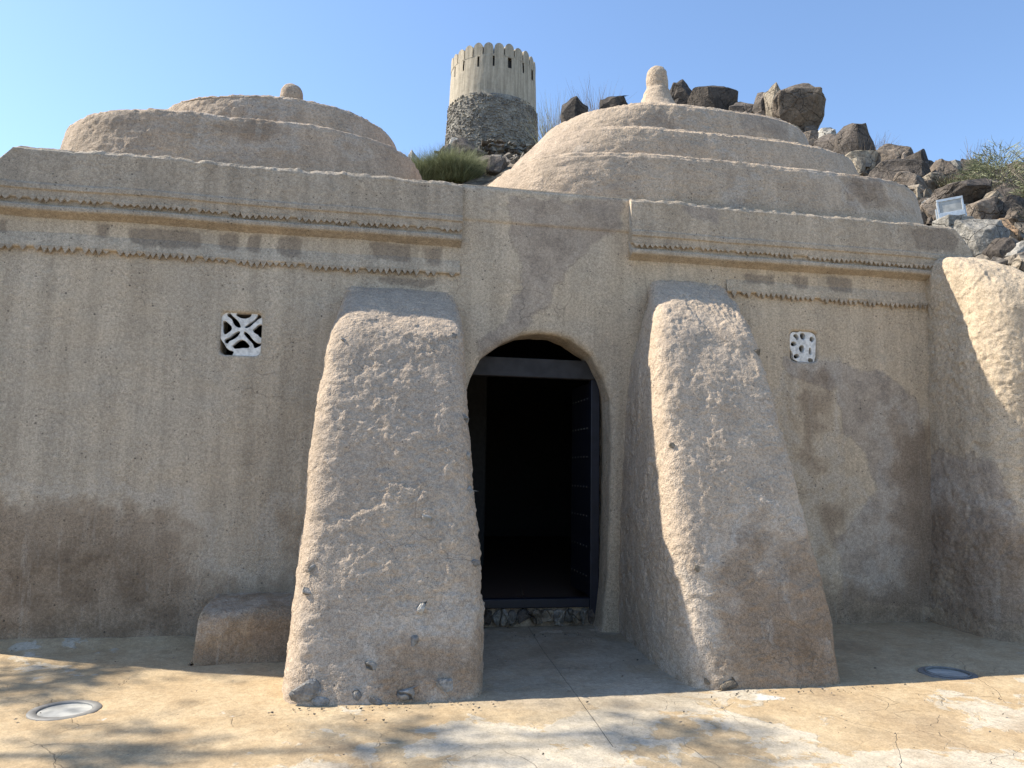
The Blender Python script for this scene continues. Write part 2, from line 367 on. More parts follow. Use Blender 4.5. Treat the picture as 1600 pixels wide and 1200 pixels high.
GREY_WALL = [
    # smooth cement over the doorway
    [(1.20, 3.86), (2.26, 3.92), (2.29, 3.70), (1.86, 3.35), (1.66, 3.10), (1.60, 2.90), (1.42, 2.76), (1.25, 2.50), (1.02, 2.30), (.93, 2.40), (.98, 2.56), (1.18, 2.74), (1.28, 2.98), (1.34, 3.18), (1.22, 3.50)],
    # repair on the right wall, from the vent to the corner
    [(3.90, 2.50), (4.35, 2.50), (4.95, 2.40), (5.30, 2.15), (5.40, 1.70), (5.42, .20), (4.45, .25), (4.35, .85), (4.62, 1.02), (4.80, 1.30), (4.72, 1.60), (4.48, 1.85), (4.44, 2.22), (3.95, 2.32)],
]
DAMP_WALL = [[(-3.2, 1.10), (-2.4, 1.02), (-1.7, 1.08), (-1.35, .75), (-1.2, .45), (-.2, .42), (-.2, -.2), (-3.2, -.2)],
             [(-.55, 1.0), (-.2, 1.05), (-.2, .5), (-.5, .5)],
             [(4.28, 1.10), (4.52, 1.10), (4.50, .92), (4.32, .84)], [(5.05, 1.9), (5.45, 1.9), (5.45, .1), (5.1, .1)], [(3.3, .4), (5.4, .3), (5.4, -.1), (3.3, -.1)],
             [(4.05, 2.35), (4.25, 2.3), (4.2, 1.5), (4.05, 1.5)]]
DARK_WALL = [[(-1.98, 3.34), (-1.40, 3.34), (-1.38, 3.18), (-1.94, 3.18)], [(-1.28, 3.34), (-1.10, 3.34), (-1.10, 3.19), (-1.26, 3.19)],
             [(-1.03, 3.35), (-.92, 3.35), (-.92, 3.18), (-1.03, 3.18)], [(-.80, 3.35), (-.56, 3.35), (-.58, 3.17), (-.80, 3.19)],
             [(-2.2, 3.34), (-2.1, 3.34), (-2.11, 3.22), (-2.19, 3.22)], [(-2.95, 3.34), (-2.84, 3.34), (-2.86, 3.22), (-2.95, 3.22)],
             [(-.02, 3.36), (.34, 3.36), (.33, 3.20), (.02, 3.20)], [(.44, 3.36), (.62, 3.36), (.60, 3.17), (.46, 3.17)], [(.02, 3.06), (.6, 3.06), (.5, 2.98), (.1, 2.99)],
             [(3.48, 3.32), (3.82, 3.32), (3.80, 3.21), (3.50, 3.21)], [(3.98, 3.33), (4.18, 3.33), (4.16, 3.19), (4.0, 3.19)], [(4.36, 3.33), (4.62, 3.33), (4.62, 3.17), (4.38, 3.18)]]

def wall_disp(x, z):
    Q = np.stack([x, 0*x, z], -1)
    return .020*fbm(Q, .9, 2) + .006*fbm(Q, 5, 3) + .0025*fbm(Q, 22, 2)
ARCH = [(.80, .02), (.80, .6), (.80, 1.2), (.80, 1.7), (.83, 2.0), (.89, 2.21), (.98, 2.39), (1.17, 2.535), (1.34, 2.615), (1.50, 2.64), (1.66, 2.63), (1.80, 2.585), (1.99, 2.455), (2.11, 2.26), (2.17, 2.06), (2.185, 1.62), (2.175, 1.06), (2.15, .5), (2.10, .02)]
def rrect(x0, x1, z0, z1, n=40, r=.05):
    pts = []
    for cx, cz, a0 in ((x1-r, z1-r, 0), (x0+r, z1-r, 90), (x0+r, z0+r, 180), (x1-r, z0+r, 270)):
        for k in range(6): a = math.radians(a0 + 90*k/5); pts.append((cx + r*math.cos(a), cz + r*math.sin(a)))
    return pts
HOLES = [dict(c=(1.49, 1.3), curve=ARCH, rect=(.5, 2.5, -.06, 2.84), deep=.36, flare=.012),
         dict(c=(-1.035, 2.495), curve=rrect(-1.20, -.875, 2.315, 2.675), rect=(-1.32, -.76, 2.22, 2.78), deep=.30, flare=0),
         dict(c=(4.095, 2.64), curve=rrect(3.955, 4.235, 2.49, 2.785), rect=(3.86, 4.34, 2.40, 2.88), deep=.30, flare=0)]
def build_wall():
    step = .024; x0, x1, z0, z1 = -3.05, 5.75, -.12, 3.95
    nx = int((x1-x0)/step)+1; nz = int((z1-z0)/step)+1
    xs = np.linspace(x0, x1, nx); zs = np.linspace(z0, z1, nz)
    X, Z = np.meshgrid(xs, zs, indexing='ij'); Zc = np.where((X < .76) | (X > 2.36), np.minimum(Z, 3.55 + .0005*Z), Z)
    V = np.stack([X, -wall_disp(X, Z), Zc], -1).reshape(-1, 3)
    Fc = grid_faces(nx, nz); fi = (np.arange(nx-1)[:, None]*np.ones(nz-1, int)).ravel(); fj = (np.ones(nx-1, int)[:, None]*np.arange(nz-1)).ravel()
    keep = np.ones(len(Fc), bool); extraV = []; extraF = []; nv = len(V)
    for h in HOLES:
        a, b, c, d = h['rect']
        i0, i1 = np.searchsorted(xs, a), np.searchsorted(xs, b); j0, j1 = max(np.searchsorted(zs, c), 0), np.searchsorted(zs, d)
        keep &= ~((fi >= i0) & (fi < i1) & (fj >= j0) & (fj < j1))
        ring = [(i, j0) for i in range(i0, i1)] + [(i1, j) for j in range(j0, j1)] + [(i, j1) for i in range(i1, i0, -1)] + [(i0, j) for j in range(j1, j0, -1)]
        ids = np.array([i*nz+j for i, j in ring]); R0 = np.array([(xs[i], zs[j]) for i, j in ring])
        cc = np.array(h['curve'] + [h['curve'][0]]); cx, cz = h['c']
        # match ring points to the curve by angle about the centre
        seg = np.hypot(*np.diff(cc, axis=0).T); L = np.concatenate([[0], np.cumsum(seg)])
        tt = np.linspace(0, L[-1], 1200, endpoint=False); D = np.stack([np.interp(tt, L, cc[:, 0]), np.interp(tt, L, cc[:, 1])], 1)
        da = np.arctan2(D[:, 1]-cz, D[:, 0]-cx); ra = np.arctan2(R0[:, 1]-cz, R0[:, 0]-cx)
        idx = np.array([np.argmin(np.abs((da-r+np.pi) % (2*np.pi)-np.pi)) for r in ra]); H0 = D[idx]
        n = len(ids); K = 7; prev = ids
        def addring(pts3):
            nonlocal nv
            extraV.append(pts3); r = np.arange(nv, nv+n); nv += n; return r
        for k in range(1, K+1):
            q = R0 + (H0-R0)*(k/K); y = -wall_disp(q[:, 0], q[:, 1])
            if k == K: y = y + .012
            cur = addring(np.stack([q[:, 0], y, q[:, 1]], 1))
            extraF.append(np.stack([prev, np.roll(prev, -1), np.roll(cur, -1), cur], 1)); prev = cur
        for k in range(1, 9):
            tdep = k/8; e = H0 + (H0-np.array([cx, cz]))*(-.004 if k == 1 else -.008 + h['flare']*tdep)
            w = .012*fbm(np.stack([e[:, 0], 0*e[:, 0]+tdep, e[:, 1]], 1), 5, 2)
            cur = addring(np.stack([e[:, 0]+w, .02 + tdep*h['deep'] + 0*w, e[:, 1]+w], 1))
            extraF.append(np.stack([prev, np.roll(prev, -1), np.roll(cur, -1), cur], 1)); prev = cur
    V = np.concatenate([V] + extraV); Fa = np.concatenate([Fc[keep]] + extraF)
    o = mesh_np('front_wall', V, Fa, 'wall', mosque, mask=masks(V, GREY_WALL, DAMP_WALL, DARK_WALL))
build_wall()
# shell of the building behind the front
box('side_wall', (-3.25, .02, -.1), (-3.0, 8.0, 3.56), 'wall', mosque, .04)
box('side_wall', (6.05, .25, -.1), (6.35, 8.0, 3.70), 'wall', mosque, .04)
box('back_wall', (-3.0, 7.75, -.1), (6.05, 8.0, 3.80), 'wall', mosque, .03)
box('roof', (-3.0, .03, 3.55), (6.05, 7.75, 3.74), 'wall', mosque, .0)
box('wall_return', (5.70, .05, -.1), (6.05, .30, 3.70), 'wall', mosque, .0)
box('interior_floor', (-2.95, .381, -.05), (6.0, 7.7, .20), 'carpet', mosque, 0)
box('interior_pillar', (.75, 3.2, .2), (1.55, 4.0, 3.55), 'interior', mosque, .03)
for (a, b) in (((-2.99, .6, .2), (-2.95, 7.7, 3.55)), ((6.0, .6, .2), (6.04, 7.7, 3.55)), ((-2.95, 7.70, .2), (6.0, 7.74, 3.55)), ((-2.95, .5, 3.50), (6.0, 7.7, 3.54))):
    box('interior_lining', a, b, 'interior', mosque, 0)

# ---- parapet with cornice mouldings, extruded profile
PROF = [(0.34, 3.74), (0.34, 3.9), (0.26, 3.93), (0.0, 3.935), (-0.0504, 3.93), (-0.0756, 3.9), (-0.0806, 3.8), (-0.085, 3.66), (-0.0864, 3.625), (-0.095, 3.618), (-0.0965, 3.575), (-0.0835, 3.568), (-0.0821, 3.5), (-0.0612, 3.496), (-0.0598, 3.452), (-0.0922, 3.446), (-0.0936, 3.412), (-0.085, 3.402), (-0.0432, 3.385), (0.0, 3.365), (0.03, 3.35)]
def parapet(x0, x1, slant0, slant1, dark=(), grey=(), dz=0.0):
    pr = np.array(PROF); seg = np.hypot(*np.diff(pr, axis=0).T); L = np.concatenate([[0], np.cumsum(seg)])
    t = tidy(np.concatenate([np.linspace(0, L[-1], 90), L])); yy = np.interp(t, L, pr[:, 0]); zz = np.interp(t, L, pr[:, 1])
    nx = int((x1-x0)/.02); s = np.linspace(0, 1, nx)
    top = np.clip((zz-3.60)/.33, 0, 1)
    X = (x0 + slant0*top**1.6)[None, :]*(1-s[:, None]) + (x1 - slant1*top**1.6)[None, :]*s[:, None]
    P = np.stack([X, np.broadcast_to(yy, X.shape), np.broadcast_to(zz+dz, X.shape)], -1)
    n = grid_normals(P)
    if n[nx//2, len(t)//2][1] > 0: n = -n
    Q = P.copy()
    w = .35 + .65*np.clip((zz-3.58)/.1, 0, 1)
    rim = np.exp(-((zz-3.925)/.03)**2)*(yy < .1)
    d = (.016*fbm(Q, 1.3, 2) + .006*fbm(Q, 6, 3))*w + rim*(.022*fbm(Q, 9, 3) + .012*fbm(Q, 30, 2))
    P = P + n*d[..., None]; P[..., 2] += (.020*fbm(np.stack([X, 0*X, 0*X], -1), .8, 3))
    nv = len(t); V = P.reshape(-1, 3); F1 = [tuple(f) for f in grid_faces(nx, nv)]
    F1.append(tuple(range(nv))); F1.append(tuple((nx-1)*nv+k for k in range(nv-1, -1, -1)))
    o = mesh_np('parapet', V, F1, 'parapet', mosque, mask=masks(V, grey, (), dark))
    return o
pl = parapet(-3.02, .775, .21, .0)
pr_ = parapet(2.335, 5.93, .0, .22, dark=[[(5.25, 3.86), (5.6, 3.9), (5.8, 3.8), (5.7, 3.65), (5.3, 3.66)]], grey=[[(2.80, 3.92), (3.22, 3.92), (3.2, 3.72), (2.9, 3.75)]])
# centre block behind the parapet line, flush with the wall top
def centre_block():
    nx, nv = 90, 40
    xs = np.linspace(.74, 2.36, nx); pr = np.array([(.36, 3.74), (.36, 3.92), (.3, 3.945), (.03, 3.955), (.004, 3.945), (-.012, 3.92), (-.012, 3.60)])
    seg = np.hypot(*np.diff(pr, axis=0).T); L = np.concatenate([[0], np.cumsum(seg)]); t = np.linspace(0, L[-1], nv)
    yy = np.interp(t, L, pr[:, 0]); zz = np.interp(t, L, pr[:, 1])
    P = np.stack(np.broadcast_arrays(xs[:, None], yy[None], zz[None]), -1).copy()
    P[..., 1] += -wall_disp(P[..., 0], P[..., 2])*(P[..., 1] < .1) ; P[..., 2] += .01*fbm(P, 1.5, 3)*(P[..., 2] > 3.85)
    P[:, -1, 1] += .03
    V = P.reshape(-1, 3)
    mesh_np('centre_coping', V, grid_faces(nx, nv), 'wall', mosque, mask=masks(V, GREY_WALL))
centre_block()

# ---- rows of small saw teeth (each a few pixels): one mesh per row
def teeth(x0, x1, z, yb, yf, h, pitch, gaps=()):
    V = []; Fq = []; x = x0; r = random.Random(int(x0*100+z*10))
    while x < x1 - pitch:
        w = pitch*(.86 + .18*r.random()); hh = h*(.55 + .6*r.random()); dx = r.uniform(-.004, .004)
        if not any(a < x < b for a, b in gaps) and r.random() > .05:
            b = len(V); zz = z + .006*math.sin(x*2.3) + .004*math.sin(x*7.1)
            for y in (yb, yf + r.uniform(-.004, .004)):
                V += [(x+dx, y, zz+.012), (x+w+dx, y, zz+.012), (x+w+dx, y, zz), (x+w*.5+dx, y, zz-hh), (x+dx, y, zz)]
            Fq += [(b+5, b+9, b+8, b+7, b+6), (b, b+5, b+6, b+1), (b+1, b+6, b+7, b+2), (b+2, b+7, b+8, b+3), (b+3, b+8, b+9, b+4), (b+4, b+9, b+5, b)]
        x += pitch
    o = mesh_np('saw_tooth_row', np.array(V), Fq, 'parapet', mosque, smooth=False, mask=np.full((len(V), 3), -1.0)); tag(o, kind='stuff')
def ledge(x0, x1, z):
    nx = int((x1-x0)/.03); xs = np.linspace(x0, x1, nx)
    pr = np.array([(.03, z+.16), (-.006, z+.12), (-.018, z+.05), (-.030, z+.02), (-.030, z+.002), (-.004, z-.001), (.03, z-.004)])
    P = np.stack(np.broadcast_arrays(xs[:, None], pr[None, :, 0], pr[None, :, 1]), -1).copy()
    P[..., 2] += .006*np.sin(P[..., 0]*2.3) + .004*np.sin(P[..., 0]*7.1)
    P[..., 1] += -wall_disp(P[..., 0], P[..., 2]) + .004*fbm(P, 8, 2)
    V = P.reshape(-1, 3); mesh_np('lower_moulding', V, grid_faces(nx, len(pr)), 'wall', mosque, mask=masks(V, (), (), DARK_WALL))
teeth(-3.08, .77, 3.499, -.052, -.090, .034, .050); teeth(2.36, 5.60, 3.499, -.052, -.090, .034, .050, gaps=((3.92, 4.06),))
ledge(-3.05, .77, 3.115); ledge(3.30, 5.47, 3.115)
teeth(-3.05, .76, 3.115, .01, -.034, .046, .051); teeth(3.34, 5.45, 3.115, .01, -.034, .046, .051)

# ---- buttresses: half super-ellipse sections lofted up a battered profile
def buttress(name, rows, n, ncol, nrow, label=None, mat='buttress', amp=1.0, damp=(), grey=(), dark=(), grow=.05, tuck=0.0, skew=0.0):
    """rows: (z, depth, x_left, x_right) from foot to top"""
    R = np.array(rows, float); seg = np.hypot(np.diff(R[:, 0]), np.diff(R[:, 1])); L = np.concatenate([[0], np.cumsum(seg)])
    t = np.linspace(0, L[-1], nrow); z, dep, xl, xr = [np.interp(t, L, R[:, k]) for k in range(4)]; xl = xl - grow; xr = xr + grow*1.15
    ker = np.ones(9)/9
    def sm(a): return np.convolve(np.pad(a, 4, mode='edge'), ker, 'valid')
    z, dep, xl, xr = sm(z), sm(dep), sm(xl), sm(xr); dep[-1] = 0
    a = np.linspace(np.pi, 0, 600); ca, sa = np.cos(a), np.sin(a)
    P = np.zeros((ncol, nrow, 3))
    nk = n + (2.3-n)*sstep(.76, .97, np.linspace(0, 1, nrow))**.7 if n > 6 else np.full(nrow, n)     # shoulders round off towards the top
    for k in range(nrow):
        ux = np.sign(ca)*np.abs(ca)**(2/nk[k]); uy = np.abs(sa)**(2/nk[k])
        X = (xl[k]+xr[k])/2 + (xr[k]-xl[k])/2*ux + tuck*(1-uy)**1.2*(ux < 0); Y = .07 - (dep[k]+.07)*uy*(1 + skew*(ux+1)/2)
        l = np.concatenate([[0], np.cumsum(np.hypot(np.diff(X), np.diff(Y)))]); q = np.linspace(0, l[-1], ncol)
        P[:, k, 0] = np.interp(q, l, X); P[:, k, 1] = np.interp(q, l, Y); P[:, k, 2] = z[k]
    nn = grid_normals(P)
    if nn[ncol//2, nrow//2, 1] > 0: nn = -nn
    # keep wobble off the row that meets the wall
    rough = sstep(-.15, .35, fbm(P, .8, 2))
    d = .034*fbm(P, 1.1, 2) + (.007 + .006*rough)*fbm(P, 6, 2) + (.004 + .010*rough)*fbm(P*np.array([1, 1, .7]), 26, 3, .65)
    crust = fbm(P*np.array([1, 1, .8]), 2.3, 4, .6)                        # flaked coat: raised islands with broken edges
    d = d + .007*sstep(.02, .07, crust) - .005*sstep(.30, .36, crust) + .005*sstep(.10, .16, fbm(P+31.7, 4.5, 4, .62))
    comb = sstep(.05, .4, fbm(P+7.7, 1.1, 2)); d = d + .007*comb*fbm(P*np.array([1, 1, .12]), 30, 2)   # trowel comb marks
    P = P + nn*(amp*d)[..., None]
    V = P.reshape(-1, 3)
    o = mesh_np(name, V, grid_faces(ncol, nrow), mat, mosque, mask=masks(V, grey, damp, dark))
    if label: o['label'] = label
    return o, P
lb, LBP = buttress('buttress', [(-.08, 1.74, -.41, .79), (0, 1.71, -.40, .785), (.35, 1.60, -.39, .78), (.9, 1.40, -.36, .76), (1.5, 1.16, -.335, .73), (2.0, .96, -.30, .71), (2.3, .82, -.265, .705), (2.46, .72, -.235, .70), (2.60, .57, -.205, .70), (2.73, .40, -.18, .70), (2.83, .24, -.165, .69), (2.91, .10, -.155, .68), (2.96, 0, -.14, .66)],
    9, 240, 330, 'battered buttress left of the doorway with stones showing through', damp=[[(.2, .28), (.8, .3), (.8, .05), (.2, .05)]], grey=[[(-.35, .52), (.2, .50), (.8, .55), (.8, .12), (.3, .10), (-.38, .2)], [(.02, 2.12), (.22, 2.25), (.2, 1.98), (.05, 1.95)]])
rb, RBP = buttress('buttress', [(-.08, 1.73, 2.19, 3.28), (0, 1.70, 2.205, 3.29), (.3, 1.61, 2.20, 3.315), (.7, 1.47, 2.20, 3.305), (1.13, 1.31, 2.22, 3.275), (1.6, 1.14, 2.25, 3.25), (2.0, .98, 2.28, 3.23), (2.35, .82, 2.33, 3.205), (2.60, .68, 2.40, 3.20), (2.80, .50, 2.45, 3.22), (2.95, .34, 2.49, 3.26), (3.07, .19, 2.51, 3.28), (3.15, .08, 2.52, 3.29), (3.20, 0, 2.54, 3.28)],
    9, 240, 340, tuck=.10, label='battered buttress right of the doorway with a damp brown foot', damp=[[(2.55, .75), (3.4, .6), (3.4, -.1), (2.4, -.1)], [(2.8, .9), (3.3, 1.0), (3.3, .5), (2.8, .5)]], grey=[[(3.02, 2.02), (3.2, 2.0), (3.22, 1.78), (3.08, 1.85)], [(2.62, .98), (2.78, 1.02), (2.76, .86), (2.66, .84)], [(2.5, .6), (3.1, .72), (3.3, .5), (3.3, .2), (2.5, .25)]])
pier, PP = buttress('corner_pier', [(-.08, .86, 5.34, 6.98), (.1, .84, 5.345, 6.95), (.8, .82, 5.385, 6.86), (1.8, .80, 5.42, 6.74), (2.6, .79, 5.45, 6.50), (2.95, .76, 5.455, 6.30), (3.15, .68, 5.455, 6.14), (3.31, .55, 5.455, 6.00), (3.43, .40, 5.46, 5.90), (3.52, .24, 5.48, 5.83), (3.57, .10, 5.52, 5.79), (3.59, 0, 5.56, 5.76)],
    5.0, 220, 330, skew=.34, label='rounded corner pier at the right end of the front', mat='wall', damp=[[(5.3, 1.1), (5.75, .9), (5.75, -.1), (5.3, -.1)]], grow=.0, grey=[[(5.36, 1.75), (5.52, 1.5), (5.62, .95), (5.70, .6), (5.6, .15), (5.35, .2)]])

# embedded stones poking through the buttresses
def hull_bm(r, sx, sy, sz, npts=14, box_=.55):
    bm = bmesh.new()
    for _ in range(npts):
        v = Vector((r.gauss(0, 1), r.gauss(0, 1), r.gauss(0, 1))).normalized()
        m = max(abs(v.x), abs(v.y), abs(v.z)); v = v.lerp(v/m, box_)*r.uniform(.85, 1.05)
        bm.verts.new((v.x*sx, v.y*sy, v.z*sz))
    res = bmesh.ops.convex_hull(bm, input=bm.verts[:])
    junk = [e for e in set(res['geom_interior'] + res['geom_unused']) if isinstance(e, bmesh.types.BMVert) and e.is_valid]
    if junk: bmesh.ops.delete(bm, geom=junk, context='VERTS')
    return bm
def surf_at(P, x, z):
    d = (P[..., 0]-x)**2 + (P[..., 2]-z)**2 + np.where(P[..., 1] > -.2, .05, 0); k = np.unravel_index(np.argmin(d), d.shape); return P[k]
def stones(par, P, pts, mat):
    for i, (x, z, s, asp, rot) in enumerate(pts):
        c = surf_at(P, x, z); r = random.Random(int(x*1000+z*77)); s *= 1.15; bm = hull_bm(r, s, s*.5, s*asp, 16)
        bmesh.ops.bevel(bm, geom=bm.edges[:], offset=s*.10, segments=1, affect='EDGES')
        bmesh.ops.rotate(bm, verts=bm.verts[:], matrix=Matrix.Rotation(rot, 3, 'Y'))
        for v in bm.verts: v.co += Vector(c) + Vector((0, .004, 0))
        me = bpy.data.meshes.new('stone'); bm.to_mesh(me); bm.free(); me.materials.append(M[mat]); link(bpy.data.objects.new('stone', me), par)
stones(lb, LBP, [(.72, 1.78, .032, 1.0, .2), (.73, 1.50, .024, 1.3, .1), (.745, 1.25, .030, 1.5, .2), (.75, .79, .045, .55, -.2), (-.31, .62, .040, .6, .4), (.38, .50, .055, .55, -.9), (.36, .34, .045, .6, -.8), (.10, .20, .038, .8, .3), (.55, .07, .062, .7, 0), (.30, .03, .060, .6, -.2), (.12, .02, .045, .7, .1), (.02, .04, .03, 1.3, 0), (-.30, .07, .085, .9, -.5), (-.20, .02, .05, .6, .2), (-.30, .76, .035, .7, .1), (.44, 1.08, .035, .6, .5), (-.18, 2.36, .03, .6, .6), (.66, 2.44, .035, .7, .2)], 'stone_blue')
stones(rb, RBP, [(2.30, 1.62, .028, .8, .2), (2.42, .02, .07, .5, -.3), (2.30, .03, .035, .6, .4), (3.19, 2.42, .03, 1.2, 0), (2.33, .74, .02, 1.5, 0)], 'rock_tan')

# ---- bench
def bench():
    nx, nt = 90, 110
    pr = np.array([(.06, .395), (-.45, .375), (-.575, .36), (-.625, .325), (-.645, .27), (-.66, .10), (-.68, -.06)])
    seg = np.hypot(*np.diff(pr, axis=0).T); L = np.concatenate([[0], np.cumsum(seg)]); t = np.linspace(0, L[-1], nt)
    yy = np.interp(t, L, pr[:, 0]); zz = np.interp(t, L, pr[:, 1]); ker = np.ones(7)/7
    yy = np.convolve(np.pad(yy, 3, mode='edge'), ker, 'valid'); zz = np.convolve(np.pad(zz, 3, mode='edge'), ker, 'valid')
    s = np.linspace(0, 1, nx); q = np.clip(s/.12, 0, 1)
    X = -1.14 + .92*np.clip((s-.10)/.9, 0, 1)[:, None] + 0*yy[None]
    drop = (1-np.clip(s/.10, 0, 1))[:, None]                               # rounded left end
    Y = np.broadcast_to(yy, X.shape).copy(); Z = np.broadcast_to(zz, X.shape).copy()
    Z = Z*(1-drop**2.2) - .06*drop**2.2; X = X + .05*(1-drop**.5) - .03*(Z < 0)
    P = np.stack([X, Y, Z], -1); n = grid_normals(P)
    if n[nx//2, nt//2, 1] > 0: n = -n
    P = P + n*(.018*fbm(P, 2.2, 2) + .008*fbm(P, 8, 3) + .004*fbm(P, 25, 2))[..., None]
    V = P.reshape(-1, 3)
    o = mesh_np('bench', V, grid_faces(nx, nt), 'bench', mosque, mask=masks(V, [[(-.75, .25), (-.3, .28), (-.3, .02), (-.6, .05), (-.78, .15)]], [[(-1.3, .22), (-.3, .22), (-.3, -.1), (-1.3, -.1)]]))
    o['label'] = 'low plastered bench against the wall beside the left buttress'
bench()

# ---- domes: stacked rounded-square tiers
def dome(c, tiers, cap, label, seed, flare):
    """tiers: (R_bottom, z_bottom, R_top, z_top, exponent, dx)"""
    prof = []
    for k, (rb_, zb, rt, zt, n, dx) in enumerate(tiers):
        for s in np.linspace(0, 1, 16):
            u = s; R = rb_ + (rt-rb_)*(u**2.0); prof.append((R, zb + (zt-zb)*u, n, dx, 0, 1-u))
        prof[-1] = (rt+.004, zt-.045, n, dx, .6, .0)
        prof += [(rt-.006, zt-.02, n, dx, 1, 0), (rt-.030, zt, n, dx, 1, 0), (rt-.075, zt+.012, n, dx, .8, 0)]
    R0 = prof[-1][0]; n0, dx0 = prof[-1][2], prof[-1][3]
    for r, z in cap: prof.append((r, z, 2.2, dx0, 0, 0))
    pr = np.array(prof); L = np.concatenate([[0], np.cumsum(np.maximum(np.hypot(np.diff(pr[:, 0]), np.diff(pr[:, 1])), 1e-4))])
    t = tidy(np.concatenate([np.linspace(0, L[-1], 200), L])); q = [np.interp(t, L, pr[:, k]) for k in range(6)]
    ns = 520; a = np.linspace(0, 2*np.pi, ns, endpoint=False)[:, None]; ca, sa = np.cos(a), np.sin(a)
    k = (np.abs(ca)**q[2] + np.abs(sa)**q[2])**(-1/q[2]); west = sstep(.35, .95, -ca); rr = q[0] + flare*west*q[5]   # the sun-worn west side has slumped over its steps
    P = np.stack([c[0] + q[3] + rr*k*ca, c[1] + rr*k*sa, np.broadcast_to(q[1], (ns, len(t)))], -1)
    nn = grid_normals(P, True)
    if nn[0, len(t)//2, 0] < 0: nn = -nn
    Q = P + seed
    soft = sstep(-.2, .5, np.cos(a-math.radians(200)))                       # weathered, lumpier west side
    d = .022*fbm(Q, .8, 2) + (.007 + .010*soft)*fbm(Q, 4, 3) + (.003 + .008*soft)*fbm(Q, 20, 3, .6) + q[4]*(.012*fbm(Q, 10, 3) + .014*fbm(Q, 34, 2))
    P = P + nn*(d)[..., None]; P[..., 2] += .02*fbm(Q*np.array([1, 1, 0]), .9, 2)
    V = P.reshape(-1, 3); tri = grid_faces(ns, len(t), True)
    o = mesh_np('dome', V, tri, 'dome', mosque, mask=np.stack([poly_sdf(V[:, 0], V[:, 2], DG) if False else -.20 + .55*fbm(V+seed, 1.1, 2), -.42 + .9*fbm(V+seed+9, 1.0, 2), np.full(len(V), -1.)], 1))
    o['label'] = label
    return o
dr = dome((3.67, 2.62), [(2.55, 3.70, 2.47, 4.49, 4.4, 0), (2.14, 4.46, 2.04, 4.99, 3.5, 0), (1.77, 4.96, 1.67, 5.45, 2.8, 0)],
          [(1.3, 5.62), (.9, 5.85), (.5, 6.0), (.3, 6.06), (.02, 6.1)], 'large three-step dome over the right half of the roof', 3.1, .24)
dl = dome((-1.05, 2.30), [(1.90, 3.70, 1.82, 4.60, 3.0, -.22), (1.37, 4.55, 1.28, 5.09, 2.3, .02)],
          [(1.0, 5.2), (.6, 5.36), (.3, 5.46), (.02, 5.5)], 'two-step dome over the left half of the roof', 11.7, 0)
dg = dome((3.45, 6.2), [(1.5, 3.70, 1.3, 4.2, 2.5, 0)], [(1.0, 4.4), (.5, 4.6), (.02, 4.7)], 'low rear dome', 5.7, 0)
def finial(par, c, prof, label):
    pr = np.array(prof); seg = np.hypot(*np.diff(pr, axis=0).T); L = np.concatenate([[0], np.cumsum(seg)]); t = np.linspace(0, L[-1], 60)
    r = np.interp(t, L, pr[:, 0]); z = np.interp(t, L, pr[:, 1]); a = np.linspace(0, 2*np.pi, 48, endpoint=False)[:, None]
    P = np.stack([c[0] + r*np.cos(a), c[1] + r*np.sin(a), np.broadcast_to(z, (48, 60))], -1); n = grid_normals(P, True)
    if n[0, 20, 0] < 0: n = -n
    P = P + n*(.02*fbm(P, 5, 3) + .008*fbm(P, 20, 3))[..., None]; V = P.reshape(-1, 3)
    o = mesh_np('finial', V, grid_faces(48, 60, True), 'dome', par, mask=np.full((len(V), 3), -1.0)); o['label'] = label
finial(dr, (3.66, 2.62), [(.44, 5.96), (.35, 6.10), (.24, 6.27), (.19, 6.38), (.165, 6.46), (.14, 6.50), (.142, 6.65), (.13, 6.73), (.09, 6.79), (.045, 6.82), (.003, 6.825)], 'tall knob finial with flared foot')
finial(dl, (-.99, 2.30), [(.2, 5.40), (.14, 5.55), (.125, 5.60), (.13, 5.69), (.122, 5.77), (.09, 5.82), (.045, 5.85), (.003, 5.855)], 'short round knob finial')

# ---- door
fr = box('door_frame', (.80, .25, 2.265), (2.22, .33, 2.44), 'lintel', mosque, .008); fr['label'] = 'grey wooden lintel bar across the arch'
box('door_frame', (2.06, .255, .10), (2.145, .34, 2.264), 'navy', mosque, .008)
box('door_frame', (.80, .255, .10), (.88, .34, 2.264), 'navy', mosque, .008)
box('threshold', (.86, .25, .195), (2.06, .35, .275), 'navy', mosque, .008)
leaf = box('door_leaf', (2.075, .36, .28), (2.125, .98, 2.25), 'navy', mosque, .005); leaf['label'] = 'dark blue door leaf folded back inside with metal studs'
for z in (.45, .72, 1.0, 1.27, 1.55, 1.82, 2.1):
    for k in range(6):
        o = lathe('stud', [(.0001, .008), (.007, .006), (.010, 0)], (0, 0, 0), 'brass', leaf, 8)
        o.matrix_basis = Matrix.Translation((2.073, .42+k*.1, z)) @ Matrix.Rotation(-math.pi/2, 4, 'Y')
# rubble riser under the threshold
def riser():
    r = random.Random(5); x = .78
    while x < 2.12:
        w = r.uniform(.05, .12); bm = hull_bm(r, w*.58, .06, .075, 18, .8)
        bmesh.ops.bevel(bm, geom=bm.edges[:], offset=.008, segments=1, affect='EDGES')
        for v in bm.verts: v.co += Vector((x+w/2, .28 + r.uniform(-.012, .012), .115 + r.uniform(-.01, .01)))
        me = bpy.data.meshes.new('riser_stone'); bm.to_mesh(me); bm.free(); me.materials.append(M[r.choice(['stone_grey', 'rock_tan', 'stone_grey', 'rock_dark'])]); link(bpy.data.objects.new('riser_stone', me), mosque); x += w*.95
riser()
box('riser_mortar', (.78, .285, -.05), (2.16, .38, .194), 'wall', mosque, .01)

